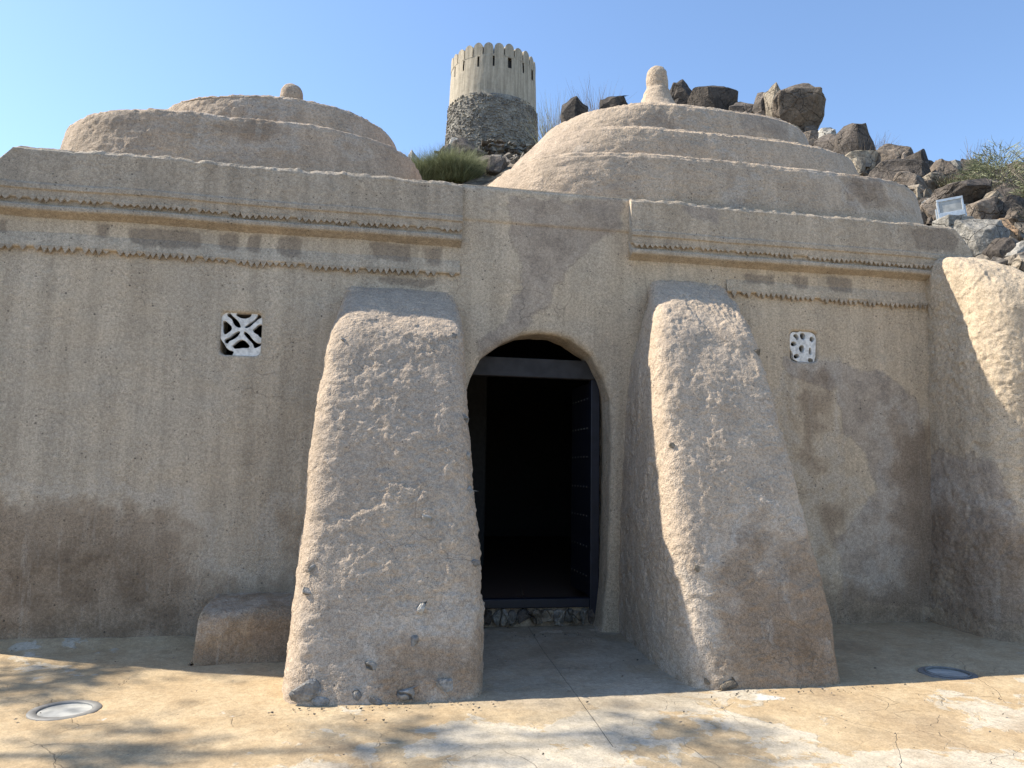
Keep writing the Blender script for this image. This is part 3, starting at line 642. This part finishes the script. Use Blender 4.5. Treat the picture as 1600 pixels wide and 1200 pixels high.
# ---- pierced vents: flat plates with real holes
def pierced(outline, holes, sx, sz, ox, oz, y, depth, label, hs=1.1):
    cu = bpy.data.curves.new('vent_grille', 'CURVE'); cu.dimensions = '2D'; cu.fill_mode = 'BOTH'; cu.extrude = depth/2; cu.bevel_depth = .002; cu.bevel_resolution = 1
    def grow(h):
        cx, cy = sum(a for a, b in h)/len(h), sum(b for a, b in h)/len(h); return [(cx+(a-cx)*hs, cy+(b-cy)*hs) for a, b in h]
    for poly in [outline] + [grow(h) for h in holes]:
        sp = cu.splines.new('BEZIER'); sp.bezier_points.add(len(poly)-1); sp.use_cyclic_u = True; sp.resolution_u = 3
        for bp, (a, b) in zip(sp.bezier_points, poly):
            bp.co = (ox + a*sx, oz - b*sz, 0); bp.handle_left_type = bp.handle_right_type = 'AUTO'
    tmp = bpy.data.objects.new('tmp', cu); COL.objects.link(tmp); dg_ = bpy.context.evaluated_depsgraph_get()
    me = bpy.data.meshes.new_from_object(tmp.evaluated_get(dg_)); bpy.data.objects.remove(tmp); bpy.data.curves.remove(cu)
    for v in me.vertices: v.co = Vector((v.co.x, y + v.co.z, v.co.y))
    me.materials.clear(); me.materials.append(M['white']); me.update(); me.name = 'vent_grille'
    o = bpy.data.objects.new('vent_grille', me); link(o, mosque); o['label'] = label
k = .000745
pierced([(345, 360), (480, 340), (620, 335), (740, 340), (805, 380), (808, 500), (808, 870), (640, 885), (490, 860), (500, 805), (440, 780), (395, 720), (345, 640), (338, 500)],
    [[(505, 385), (545, 358), (640, 352), (662, 375), (640, 410), (580, 425), (530, 408)], [(408, 395), (442, 378), (465, 402), (520, 450), (550, 500), (552, 523), (518, 522), (478, 488), (455, 440)],
     [(737, 365), (770, 405), (740, 430), (700, 470), (640, 523), (607, 523), (640, 480), (690, 440), (720, 400)], [(375, 468), (420, 487), (463, 545), (430, 590), (395, 610), (372, 580), (369, 520)],
     [(788, 492), (793, 560), (783, 628), (745, 600), (692, 555), (720, 520), (750, 490)], [(397, 680), (450, 640), (500, 592), (548, 577), (543, 610), (500, 660), (450, 690), (435, 713)],
     [(602, 582), (650, 602), (690, 650), (740, 690), (783, 697), (740, 743), (715, 748), (690, 700), (640, 650)], [(487, 748), (512, 710), (575, 667), (640, 706), (658, 743), (600, 758)]],
    k, k, -1.035-573*k, 2.495+612*k-.004, .055, .06, 'white pierced vent grille with petal-shaped openings on the left wall')
k = .000475
pierced([(500, 280), (560, 255), (640, 262), (720, 220), (800, 225), (950, 255), (1015, 300), (1040, 380), (1030, 500), (1025, 600), (1005, 780), (930, 875), (850, 855), (720, 855), (620, 845), (535, 790), (525, 700), (475, 600), (462, 470), (465, 390)],
    [[(552, 330), (630, 312), (630, 410), (580, 370)], [(705, 297), (790, 292), (765, 393)], [(932, 342), (1000, 385), (940, 433)], [(497, 490), (540, 457), (605, 500), (580, 525), (502, 530)],
     [(702, 537), (758, 542), (758, 640), (740, 658), (672, 600)], [(905, 572), (935, 640), (925, 690), (886, 680), (882, 630)], [(552, 740), (600, 707), (658, 750), (610, 785), (557, 775)], [(872, 792), (930, 787), (958, 825), (910, 863)]],
    k, k, 4.095-750*k, 2.637+545*k, .05, .06, 'white pierced vent grille with round and wedge openings on the right wall', 1.28)

# ================================================================== IN-GROUND LIGHTS
def ground_light(c, label, broken):
    r = empty('ground_light', c); tag(r, label, 'ground light', 'round lights sunk into the courtyard')
    lathe('ring', [(.196, -.05), (.192, .004), (.188, .008), (.146, .009), (.142, .004), (.142, -.03)], c, 'metal', r, 64)
    g = lathe('lens', [(.140, .0), (.08, .004), (.0001, .005)], c, 'glass', r, 48)
    if broken: lathe('inner_ring', [(.150, .013), (.146, .018), (.140, .018), (.138, .010)], c, 'metal', r, 48)
ground_light((-1.64, -1.57, -.020), 'round grey light sunk in sunlit ground, left foreground', False)
ground_light((4.20, -1.56, .004), 'round light sunk in shaded ground in front of right wall', True)

# ================================================================== WATCHTOWER
TC = (7.12, 38.85)
def tower():
    zb, zs, zt = 18.6, 23.65, 26.2
    t = empty('watchtower', (TC[0], TC[1], zb)); tag(t, 'round stone and plaster watchtower with pointed battlements on the hilltop', 'watchtower')
    prof = np.array([(2.78, zs-.15), (2.74, zs+.3), (2.70, 24.8), (2.66, zt), (2.36, zt), (2.36, zs)])
    seg = np.hypot(*np.diff(prof, axis=0).T); L = np.concatenate([[0], np.cumsum(seg)]); q = np.linspace(0, L[-1], 60)
    r = np.interp(q, L, prof[:, 0]); z = np.interp(q, L, prof[:, 1]); a = np.linspace(0, 2*np.pi, 144, endpoint=False)[:, None]
    P = np.stack([TC[0] + r*np.cos(a), TC[1] + r*np.sin(a), np.broadcast_to(z, (144, 60))], -1)
    P += grid_normals(P, True)*(.05*fbm(P, .6, 3))[..., None]; V = P.reshape(-1, 3)
    P[:, 0, 2] += (.25*fbm(P[:, 0], .5, 3))
    GF = grid_faces(144, 60, True); fa = (GF[:, 0]//60+.5)*2*np.pi/144; fz = z[GF[:, 0] % 60]; outer = r[GF[:, 0] % 60] > 2.5
    sl = ((fa*17/(2*np.pi)) % 1.0 - .35); cut = (np.abs(sl*2*np.pi/17) < .026) & (fz > 25.3) & (fz < 25.95) & outer      # loophole slits
    mesh_np('plaster_drum', P.reshape(-1, 3), GF[~cut], 'tower_plaster', t, mask=np.full((len(V), 3), -1.0))
    lathe('slit_backing', [(2.40, 25.25), (2.40, 26.05)], (TC[0], TC[1], 0), 'interior', t, 72)  # dark sheet added behind the loophole slits, its colour deepens their shade
    lathe('platform', [(2.37, 25.2), (.001, 25.2)], (TC[0], TC[1], 0), 'tower_plaster', t, 32)
    lathe('core', [(2.98, zb), (2.80, zs-.6), (2.76, zs), (2.4, zs+.2)], (TC[0], TC[1], 0), 'stone_grey', t, 96)
    # merlons: one shared mesh
    bm = bmesh.new(); w, th = .285, .15; out = [(-w, -.1), (-w, .34), (-w*.97, .45), (-w*.86, .55), (-w*.62, .635), (-w*.3, .69), (0, .712), (w*.3, .69), (w*.62, .635), (w*.86, .55), (w*.97, .45), (w, .34), (w, -.1)]
    f = [bm.verts.new((x, -th, z_)) for x, z_ in out]; b = [bm.verts.new((x, th, z_)) for x, z_ in out]
    bm.faces.new(f); bm.faces.new(b[::-1])
    for i in range(len(out)): j = (i+1) % len(out); bm.faces.new((f[j], f[i], b[i], b[j]))
    bmesh.ops.recalc_face_normals(bm, faces=bm.faces[:]); me = bpy.data.meshes.new('merlon'); bm.to_mesh(me); bm.free(); me.materials.append(M['tower_plaster'])
    at = me.attributes.new('mask', 'FLOAT_COLOR', 'POINT'); at.data.foreach_set('color', np.full(len(me.vertices)*4, -1, np.float32))
    NM = 26
    for i in range(NM):
        an = 2*math.pi*i/NM + .087; o = bpy.data.objects.new('merlon', me); link(o, t)
        o.matrix_basis = Matrix.Translation((TC[0]+2.51*math.cos(an), TC[1]+2.51*math.sin(an), zt-.02)) @ Matrix.Rotation(an+math.pi/2, 4, 'Z') @ Matrix.Diagonal((1, 1, .92+.14*rnd.random(), 1))
    # rubble facing: a couple of thousand small stones, one part
    r = random.Random(11); Vs = []; Fs = []; nb = 0; z = zb
    while z < zs + .12:
        rad = 2.98 - (z-zb)*(.24/(zs-zb)); an = r.random()
        a1 = an + 2*math.pi; row = r.uniform(.12, .2)
        while an < a1:
            w = r.uniform(.10, .30); zz = z + r.uniform(-.06, .06); top = zs + .16*math.sin(an*2+1) + .1*math.sin(an*5)
            if zz < top:
                bm = hull_bm(r, w*.56, .10, row*.55, 9, .6); rot = Matrix.Rotation(an+math.pi/2, 3, 'Z') @ Matrix.Rotation(r.uniform(-.4, .4), 3, 'Y')
                c = Vector((TC[0]+rad*math.cos(an), TC[1]+rad*math.sin(an), zz)); bm.verts.index_update()
                for v in bm.verts: Vs.append(rot @ v.co + c)
                for fc in bm.faces: Fs.append([nb+v.index for v in fc.verts])
                nb += len(bm.verts); bm.free()
            an += w/rad*.92
        z += row*.9
    o = mesh_np('rubble_facing', np.array([tuple(v) for v in Vs]), Fs, 'stone_grey', t, smooth=False); tag(o, kind='stuff')
    o = box('spout_beam', (-.5, -.07, -.07), (.5, .07, .07), 'wood', t, .01); o.matrix_basis = Matrix.Translation((TC[0]-3.1, TC[1]-.3, 20.7))
tower()

# ================================================================== BOULDERS
BOULDERS = [
    (9.29, 14.86, 12.9, 0.41, 0.68, 'dark', 'dark wedge boulder on the skyline just right of the tall finial'),
    (10.02, 14.37, 12.66, 0.92, 0.68, 'dark', 'long slanting dark slab boulder behind the top of the right dome'),
    (10.63, 13.45, 12.09, 0.43, 0.42, 'dark', 'small low dark boulder between the slanting slab and the split boulder'),
    (10.83, 12.67, 11.81, 0.28, 0.51, 'dark', 'small upright black boulder just left of the big skyline boulder'),
    (11.0, 12.32, 11.71, 0.28, 0.65, 'tan', 'tan upright slab leaning against the big skyline boulder'),
    (11.25, 11.56, 11.19, 0.69, 0.82, 'brown', 'big angular brown boulder highest on the right skyline'),
    (11.41, 11.18, 10.36, 0.23, 0.38, 'brown', 'small brown stone at the foot of the big skyline boulder'),
    (11.55, 10.81, 10.06, 0.31, 0.47, 'pale', 'pale stone at the right dome edge below the big skyline boulder'),
    (11.48, 10.34, 9.66, 0.55, 0.62, 'dark', 'long dark slab boulder sloping down beside the right dome'),
    (11.68, 9.8, 9.45, 0.47, 0.67, 'dark', 'tall pointed dark boulder on the right skyline'),
    (11.89, 9.47, 9.0, 0.31, 0.46, 'tan', 'upright tan boulder with a sharp left face beside the right dome'),
    (12.15, 9.08, 8.88, 0.49, 0.51, 'brown', 'broad brown skyline boulder right of the tall pointed one'),
    (11.17, 8.97, 8.55, 0.2, 0.31, 'tan', 'small tan stone wedged at the edge of the right dome'),
    (11.61, 8.16, 8.05, 0.72, 0.49, 'dark', 'wide black boulder in shade below the broad brown one'),
    (12.3, 8.79, 8.62, 0.28, 0.44, 'brown', 'brown angular stone on top of the wide black boulder'),
    (12.39, 8.5, 8.52, 0.31, 0.52, 'dark', 'dark leaning skyline stone above the scrub'),
    (12.48, 8.26, 8.25, 0.24, 0.39, 'dark', 'little dark stone at the left edge of the grey scrub'),
    (12.42, 7.83, 8.07, 0.29, 0.42, 'brown', 'mossy brown stone inside the grey scrub'),
    (12.84, 7.99, 8.2, 0.31, 0.42, 'pale', 'small pale stone peeping over the grey scrub'),
    (15.68, 10.77, 9.6, 0.43, 0.47, 'brown', 'brown flat-topped skyline stone near the small thorn tree'),
    (10.87, 6.72, 7.08, 0.19, 0.3, 'tan', 'small tan boulder left of the orange stone'),
    (11.56, 7.08, 7.27, 0.21, 0.28, 'orange', 'orange stone on the slope behind the floodlight'),
    (10.68, 6.26, 6.71, 0.14, 0.2, 'pale', 'tiny white stone below the orange one'),
    (10.3, 5.5, 6.31, 0.32, 0.4, 'brown', 'tilted brown boulder directly left of the floodlight'),
    (10.67, 5.26, 6.44, 0.51, 0.5, 'dark', 'large black boulder directly behind the floodlight'),
    (15.7, 10.63, 9.4, 0.44, 0.34, 'pale', 'pale broken stone between the grey scrub and the layered slab'),
    (13.47, 7.72, 7.97, 0.25, 0.24, 'pale', 'pale flat stone above the layered slab'),
    (12.41, 6.33, 7.12, 0.39, 0.29, 'tan', 'flat layered slab resting on the two-tone boulder'),
    (10.83, 4.77, 6.1, 0.24, 0.41, 'tan', 'two-tone boulder under the flat layered slab'),
    (10.89, 4.47, 5.86, 0.23, 0.28, 'dark', 'dark boulder at the foot of the thorn bush'),
    (10.34, 4.0, 5.4, 0.32, 0.36, 'orange', 'rust brown boulder below the thorn bush'),
    (9.44, 3.63, 5.08, 0.47, 0.45, 'pale', 'big pale speckled boulder just below the floodlight'),
    (9.42, 3.17, 4.77, 0.27, 0.31, 'dark', 'dark boulder above the corner pier'),
    (9.52, 2.98, 4.71, 0.24, 0.25, 'pale', 'pale grey stone at the right edge above the corner pier'),
    (9.13, 2.55, 4.36, 0.19, 0.25, 'tan', 'tan stone at the right edge behind the corner pier'),
    (6.22, 16.17, 12.43, 0.47, 0.93, 'dark', 'dark pyramid-shaped stone on the skyline left of the right dome top'),
    (7.96, 17.21, 13.61, 0.53, 0.52, 'dark', 'rounded dark stone on the skyline left of the tall finial'),
    (4.85, 34.64, 19.15, 1.33, 0.88, 'dark', 'big black boulder at the foot of the watchtower'),
    (3.7, 33.11, 18.13, 0.5, 0.78, 'brown', 'grey-brown boulder at the left foot of the watchtower'),
    (4.41, 34.65, 19.03, 0.48, 0.91, 'pale', 'pale slab stone leaning at the left foot of the watchtower'),
    (3.58, 17.75, 11.61, 0.36, 0.39, 'brown', 'brown stone right of the green bush'),
    (7.52, 37.9, 20.57, 0.63, 0.57, 'pale', 'pale stone on the slope under the watchtower'),
    (3.83, 16.77, 11.05, 0.35, 0.36, 'dark', 'dark stone beside the left flank of the right dome'),
    (8.25, 38.01, 20.8, 0.69, 0.67, 'brown', 'brown stone under the right side of the watchtower'),
    (1.75, 26.93, 15.16, 0.26, 0.51, 'pale', 'small pale stone standing left of the green bush'),
]

RM = {'dark': 'rock_dark', 'brown': 'rock_brown', 'tan': 'rock_tan', 'pale': 'rock_pale', 'orange': 'rock_orange'}
M['rock_orange'] = rock_mat('rust_boulder', (.20, .13, .08), (.29, .20, .12))
def boulder(x, y, z, sx, sz, kind, label, seed):
    r = random.Random(seed); bm = hull_bm(r, 1.08, 1.0, 1.08, 20, .38)
    bmesh.ops.dissolve_limit(bm, angle_limit=.30, verts=bm.verts[:], edges=bm.edges[:])
    bmesh.ops.bevel(bm, geom=bm.edges[:], offset=.03, segments=1, affect='EDGES', profile=.6)
    bmesh.ops.triangulate(bm, faces=bm.faces[:]); bmesh.ops.subdivide_edges(bm, edges=[e for e in bm.edges if e.calc_length() > .3], cuts=2, use_grid_fill=True)
    bmesh.ops.triangulate(bm, faces=bm.faces[:]); C_ = np.array([v.co[:] for v in bm.verts]); bm.normal_update(); N_ = np.array([v.normal[:] for v in bm.verts])
    dd = .07*fbm(C_+seed*3.1, 1.3, 2) + .10*np.round(fbm(C_+seed*1.7, 2.2, 2)*4)/4 + .05*fbm(C_+seed, 6, 2)
    for v, k_, n_ in zip(bm.verts, dd, N_): v.co += Vector(n_)*float(k_)
    bmesh.ops.rotate(bm, verts=bm.verts[:], matrix=Matrix.Rotation(r.uniform(0, 6.3), 3, 'Z') @ Matrix.Rotation(r.uniform(-.3, .3), 3, 'X'))
    xs = [v.co.x for v in bm.verts]; zs = [v.co.z for v in bm.verts]; ys = [v.co.y for v in bm.verts]
    for v in bm.verts:
        v.co = Vector((((v.co.x-min(xs))/(max(xs)-min(xs))*2-1)*sx, ((v.co.y-min(ys))/(max(ys)-min(ys))*2-1)*(sx*.5+sz*.4), ((v.co.z-min(zs))/(max(zs)-min(zs))*2-1)*sz))
    me = bpy.data.meshes.new('boulder'); bm.to_mesh(me); bm.free(); me.materials.append(M[RM[kind]])
    o = bpy.data.objects.new('boulder', me); o.location = (x, y, z); o.rotation_euler = (0, 0, -.4); COL.objects.link(o)
    tag(o, label, 'boulder', 'boulders on the hillside'); return o
for i, b in enumerate(BOULDERS): boulder(*b, seed=100+i)
KEEP = {413, 439, 452, 156, 423, 241, 81, 214, 419, 459, 187, 217, 432, 282, 394, 41, 414, 142, 2, 337, 127, 415, 90, 43, 357, 511, 153, 53, 7, 484, 243}   # the ones the camera's side of the heap shows
def heap():
    r = random.Random(77); made = []
    for i in range(520):
        r = random.Random(9000+i); x = r.uniform(9.2, 14.6); y = r.uniform(2.4, 13.5)
        if x < 9.3 and y < 5.5: continue
        if abs(x-9.62) < .9 and abs(y-4.37) < .9: continue
        if KEEP is not None and i not in KEEP: r = random.Random(77+i); continue
        r = random.Random(77+i); s_ = r.choice((.13, .16, .2, .25, .3, .38))*r.uniform(.8, 1.2); z = float(hill(np.array([x]), np.array([y]))[0])
        kind = r.choice(('dark', 'dark', 'dark', 'brown', 'brown', 'tan')); sz_ = s_*r.uniform(.6, .9)
        # describe it by the named boulder it lies next to
        side = lambda px, py: px*.982 - py*.187
        j = min(BOULDERS[:35], key=lambda b: (side(b[0]-x, b[1]-y))**2 + (b[2]-z)**2 + .05*((b[0]-x)**2 + (b[1]-y)**2))
        du, dz = side(x-j[0], y-j[1]), z-j[2]
        rel = ('right of' if du > 0 else 'left of') if abs(du) > abs(dz) else ('above' if dz > 0 else 'below')
        size = 'small' if s_ < .2 else ('mid-sized' if s_ < .3 else 'large')
        col = {'dark': 'dark grey', 'brown': 'brown', 'tan': 'tan', 'pale': 'pale grey'}[kind]
        words = j[6].split(); short = ' '.join(words[:7])
        while short.split()[-1] in ('the', 'a', 'of', 'on', 'right', 'left', 'with', 'at', 'in', 'to', 'and', 'just', 'beside', 'behind', 'above', 'below', 'big', 'wide', 'between', 'near', 'directly', 'edge', 'under', 'broad', 'top', 'foot'): short = ' '.join(short.split()[:-1])
        o = boulder(x, y, z + s_*.25, s_, sz_, kind, '%s %s loose stone %s the %s' % (size, col, rel, short), 500+i)
        o['group'] = 'loose boulders in the rock heap'; made.append((side(x, y), o))
    by = {}
    for u, o in made: by.setdefault(o['label'], []).append((u, o))
    for lab, L in by.items():
        if len(L) < 2: continue
        L.sort(key=lambda q: q[0]); names = ['left one', 'right one'] if len(L) == 2 else ['left one'] + ['middle one']*(len(L)-2) + ['right one']
        for (u, o), nm in zip(L, names): o['label'] = ' '.join(lab.split()[:14]) + ', ' + nm
heap()

def scree():
    r = random.Random(21); Vs = []; Fs = []; nb = 0
    def put(x, y, s):
        nonlocal nb
        z = float(hill(np.array([x]), np.array([y]))[0]); bm = hull_bm(r, s, s*.9, s*.7, 9, .5); rot = Matrix.Rotation(r.uniform(0, 6.3), 3, 'Z') @ Matrix.Rotation(r.uniform(-.6, .6), 3, 'X')
        bm.verts.index_update()
        for v in bm.verts: Vs.append(tuple(rot @ v.co + Vector((x, y, z + s*.2))))
        for f in bm.faces: Fs.append([nb+v.index for v in f.verts])
        nb += len(bm.verts); bm.free()
    for _ in range(2600):
        x = r.uniform(7.5, 15.5); y = r.uniform(1.0, 15)
        put(x, y, r.choice((.06, .09, .12, .16, .22, .3))*r.uniform(.7, 1.2))
    for _ in range(700):
        x = r.uniform(0, 11); y = r.uniform(17, 39); put(x, y, r.choice((.1, .15, .22, .3, .4))*r.uniform(.7, 1.2))
    o = mesh_np('scree', np.array(Vs), Fs, 'rock_scree', None, smooth=False); tag(o, 'loose small stones strewn over the hillside', 'stones', kind='stuff')
M['rock_scree'] = rock_mat('mixed_scree', (.10, .085, .07), (.22, .188, .15))
scree()
# low dry-stone terrace wall below the tower
def terrace():
    r = random.Random(31); t = empty('terrace_wall', (7.6, 34.9, 18.6)); tag(t, 'low dry-stone terrace wall at the foot of the watchtower', 'stone wall')
    z = 18.3
    while z < 20.35:
        h = r.uniform(.2, .3); x = 5.75 + r.uniform(0, .2) + max(0, z-19.9)*1.5
        while x < 10.2:
            w = r.uniform(.25, .6); bm = hull_bm(r, w*.54, .3, h*.56, 12, .8)
            bmesh.ops.bevel(bm, geom=bm.edges[:], offset=.015, segments=1, affect='EDGES')
            for v in bm.verts: v.co += Vector((x+w/2, 35.2 + r.uniform(-.06, .06) + .12*(x-5.7), z+h/2))
            me = bpy.data.meshes.new('stone'); bm.to_mesh(me); bm.free(); me.materials.append(M[r.choice(['stone_grey', 'stone_grey', 'rock_brown'])]); link(bpy.data.objects.new('stone', me), t)
            x += w
        z += h*.95
terrace()

# ================================================================== PLANTS
def blades(name, mat, parent, base, n, h, spread, thick, up=.6, curl=.25, seed=1, segs=3, crown=None, vol=None):
    """thin tapering three-sided stems fanning out of a base point"""
    r = np.random.RandomState(seed); Vs = []; Fs = []
    for i in range(n):
        a = r.uniform(0, 2*np.pi); rad = math.sqrt(r.uniform(0, 1)); L = h*(.55 + .5*r.random_sample())
        b = np.array(base) + np.array([math.cos(a), math.sin(a), 0])*rad*spread*(.55 if crown is None else crown) + np.array([0, 0, r.uniform(0, .45)*h if vol is None else vol*r.random_sample()**.7*(1-.6*rad*rad)])
        d = np.array([math.cos(a)*rad*spread/h + r.normal()*.25, math.sin(a)*rad*spread/h + r.normal()*.25, up + .4*r.random_sample()]); d /= np.linalg.norm(d)
        q = b.copy(); nb = len(Vs); e1 = np.cross(d, [.3, .9, .1]); e1 /= np.linalg.norm(e1); e2 = np.cross(d, e1)
        for k in range(segs+1):
            w = thick*(1-k/segs*.85)
            for m_ in range(3): an = 2.094*m_; Vs.append(q + (e1*math.cos(an)+e2*math.sin(an))*w)
            q = q + d*L/segs; d = d + r.normal(size=3)*curl; d /= np.linalg.norm(d)
        for k in range(segs):
            for m_ in range(3): Fs.append((nb+k*3+m_, nb+k*3+(m_+1) % 3, nb+k*3+3+(m_+1) % 3, nb+k*3+3+m_))
    return mesh_np(name, np.array(Vs), np.array(Fs), mat, parent, smooth=False)
def limb_mesh(name, paths, mat, parent, sides=7):
    Vs = []; Fs = []
    for pts, r0, r1 in paths:
        pts = [np.array(p, float) for p in pts]; nb = len(Vs); n = len(pts)
        for k, p in enumerate(pts):
            d = pts[min(k+1, n-1)]-pts[max(k-1, 0)]; d /= np.linalg.norm(d)+1e-9; e1 = np.cross(d, [.31, .17, .93] if abs(d[2]) < .9 else [1, 0, 0]); e1 /= np.linalg.norm(e1); e2 = np.cross(d, e1); w = r0+(r1-r0)*k/(n-1)
            for m_ in range(sides): an = 2*math.pi*m_/sides; Vs.append(p + (e1*math.cos(an)+e2*math.sin(an))*w)
        for k in range(n-1):
            for m_ in range(sides): Fs.append((nb+k*sides+m_, nb+k*sides+(m_+1) % sides, nb+(k+1)*sides+(m_+1) % sides, nb+(k+1)*sides+m_))
    return mesh_np(name, np.array(Vs), np.array(Fs), mat, parent)
def hz(x, y): return float(hill(np.array([x]), np.array([y]))[0])
def shrub(name, x, y, parts, label, cat='shrub', group=None, vol=None):
    t = empty(name, (x, y, hz(x, y)-.05)); tag(t, label, cat, group)
    for (pn, mat, dx, dy, n, h, sp, th, up, curl, sd) in parts:
        blades(pn, mat, t, (x+dx, y+dy, hz(x+dx, y+dy)-.05), n, h, sp, th, up, curl, sd, vol=vol if pn in ('crown', 'leaves') else None)
    return t
shrub('broom_bush', 2.35, 17.2, [('stems', 'twig', 0, 0, 60, .8, .7, .012, .7, .2, 1), ('crown', 'green', .15, 0, 3800, .95, 1.2, .008, .85, .3, 2), ('crown', 'green', -.75, .2, 2200, .85, .95, .008, .85, .3, 3)],
      'feathery green broom bush between the two domes below the tower')
shrub('thorn_bush', 12.75, 5.0, [('stems', 'twig', 0, 0, 220, 1.2, 1.3, .010, .8, .3, 4), ('crown', 'olive', 0, 0, 2600, .30, 1.7, .008, .45, .5, 5), ('crown', 'olive', -.3, 1.3, 1200, .30, 1.4, .008, .45, .5, 6)],
      'large pale green thorn bush at the right edge among boulders', vol=1.15)
shrub('dry_scrub', 12.2, 7.4, [('stems', 'twig', 0, 0, 900, .5, .75, .009, .5, .4, 7), ('leaves', 'olive', 0, 0, 900, .4, .8, .009, .5, .4, 8)], 'grey dry scrub on the slope above the floodlight')
shrub('thorn_sapling', 13.6, 8.0, [('stems', 'twig', 0, 0, 60, .8, .4, .009, 1.0, .3, 9), ('leaves', 'olive', 0, 0, 900, .45, .75, .008, .5, .4, 10)], 'small flat-topped thorn shrub on the skyline near the right edge')
shrub('dry_grass', 6.2, 18.7, [('stems', 'twig', 0, 0, 150, 1.7, .8, .007, 1.3, .12, 12), ('stems', 'olive', 0, 0, 120, 1.7, .9, .007, 1.2, .12, 13)], 'wispy dry grass beside the left flank of the right dome')
shrub('dry_grass', 7.4, 17.8, [('stems', 'twig', 0, 0, 190, 1.25, 1.1, .007, 1.2, .15, 14)], 'wispy dry grass on the skyline between two dark stones')
shrub('dry_grass', 11.9, 9.6, [('stems', 'twig', 0, 0, 240, .7, .8, .006, 1.2, .15, 15)], 'thin dry grass behind the tall pointed boulder')
shrub('dry_grass', 11.6, 8.5, [('stems', 'twig', 0, 0, 200, .45, .5, .006, .9, .25, 16)], 'dry twigs over the wide black boulder')
shrub('dry_grass', 11.2, 4.2, [('stems', 'twig', 0, 0, 200, .5, .5, .006, .9, .25, 17), ('leaves', 'olive', 0, 0, 300, .45, .6, .007, .8, .3, 18)], 'dry tuft below the thorn bush')

# ================================================================== FLOODLIGHT
def floodlight():
    c = Vector((9.62, 4.37, 0)); zb = hz(9.62, 4.37)
    pl_ = box('concrete_plinth', (9.62-.24, 4.37-.2, zb-.4), (9.62+.26, 4.37+.2, 5.78), 'rock_pale', None, .03); tag(pl_, 'rough concrete plinth under the floodlight', 'plinth')
    t = empty('floodlight', (9.62, 4.37, 5.79)); tag(t, 'square grey floodlight standing on a concrete block among boulders', 'floodlight')
    parts = [box('housing', (-.185, -.02, .02), (.185, .12, .33), 'alu', t, .012), box('rim', (-.20, -.045, .30), (.20, -.018, .345), 'alu', t, .006), box('rim', (-.20, -.045, .012), (.20, -.018, .105), 'alu', t, .006),
             box('rim', (-.20, -.045, .105), (-.168, -.018, .30), 'alu', t, .006), box('rim', (.168, -.045, .105), (.20, -.018, .30), 'alu', t, .006),
             box('glass_pane', (-.168, -.034, .105), (.168, -.026, .30), 'glass', t, 0), box('bracket', (.205, -.01, -.0), (.225, .05, .2), 'alu', t, .004), box('bracket', (-.225, -.01, -.0), (-.205, .05, .2), 'alu', t, .004), box('base_plate', (-.225, -.02, -.005), (.225, .08, .012), 'alu', t, .003)]
    for o in parts: o.matrix_basis = Matrix.Translation((9.62, 4.37, 5.79)) @ Matrix.Rotation(-.55, 4, 'Z') @ Matrix.Rotation(-.10, 4, 'Y')
floodlight()

# ================================================================== TREE west of the building (its shade falls on the courtyard)
def tree(name, x, y, h, cr, n, seed, label, z0):
    r = random.Random(seed); t = empty(name, (x, y, 0)); tag(t, label, 'tree')
    paths = [([(x, y, -.1), (x+.1, y, h*.25), (x-.05, y+.1, h*.5)], .17, .11)]; tips = []
    for k in range(9):
        a = k*2*math.pi/9 + r.uniform(-.3, .3); q = np.array([x, y, h*r.uniform(.35, .5)]); pts = [q.copy()]; d = np.array([math.cos(a), math.sin(a), 1.0])
        for s in range(5): d = d + np.array([r.gauss(0, .25), r.gauss(0, .25), r.gauss(-.05, .2)]); q = q + d/np.linalg.norm(d)*cr*.30; pts.append(q.copy()); tips.append(q.copy())
        paths.append((pts, .06, .015))
    limb_mesh('trunk', paths, 'bark', t)
    rs = np.random.RandomState(seed); V = []
    T = np.array(tips); c = T[rs.randint(len(T), size=n)] + rs.normal(size=(n, 3))*np.array([.30, .30, .20])*cr*.22
    u = rs.normal(size=(n, 3)); u /= np.linalg.norm(u, axis=1)[:, None]; w = np.cross(u, rs.normal(size=(n, 3))); w /= np.linalg.norm(w, axis=1)[:, None]; s = rs.uniform(.025, .06, size=(n, 1))
    V = np.stack([c-u*s*1.6, c+w*s*.6, c+u*s*1.6, c-w*s*.6], 1).reshape(-1, 3); Fq = np.arange(4*n).reshape(-1, 4)
    mesh_np('crown', V, Fq, 'green', t, smooth=False)
tree('shade_tree', -11.2, .35, 12.5, 3.6, 12000, 8, 'slender leafy tree west of the mosque casting dappled shade on the courtyard', 0)

# ================================================================== GRIT on the courtyard
def grit():
    r = random.Random(41); Vs = []; Fs = []; nb = 0
    for _ in range(520):
        if r.random() < .55: x, y = r.uniform(-3, 5.4), -abs(r.gauss(0, .10)) - .03
        else: x, y = r.uniform(-3, 5.5), r.uniform(-3.4, -.1)
        if -.5 < x < .9 and y > -1.75: y = -1.78 - abs(r.gauss(0, .06))
        if 2.1 < x < 3.5 and y > -1.75: y = -1.78 - abs(r.gauss(0, .06))
        s_ = r.choice((.003, .004, .005, .007, .011)); bm = hull_bm(r, s_, s_*.8, s_*.6, 8, .4); bm.verts.index_update()
        for v in bm.verts: Vs.append((v.co.x+x, v.co.y+y, v.co.z+.006 + (.03 if y > -.3 else 0)))
        for f in bm.faces: Fs.append([nb+v.index for v in f.verts])
        nb += len(bm.verts); bm.free()
    o = mesh_np('grit', np.array(Vs), Fs, 'rock_scree', None, smooth=False); tag(o, 'fine grit and pebbles scattered on the courtyard', 'gravel', kind='stuff')
grit()
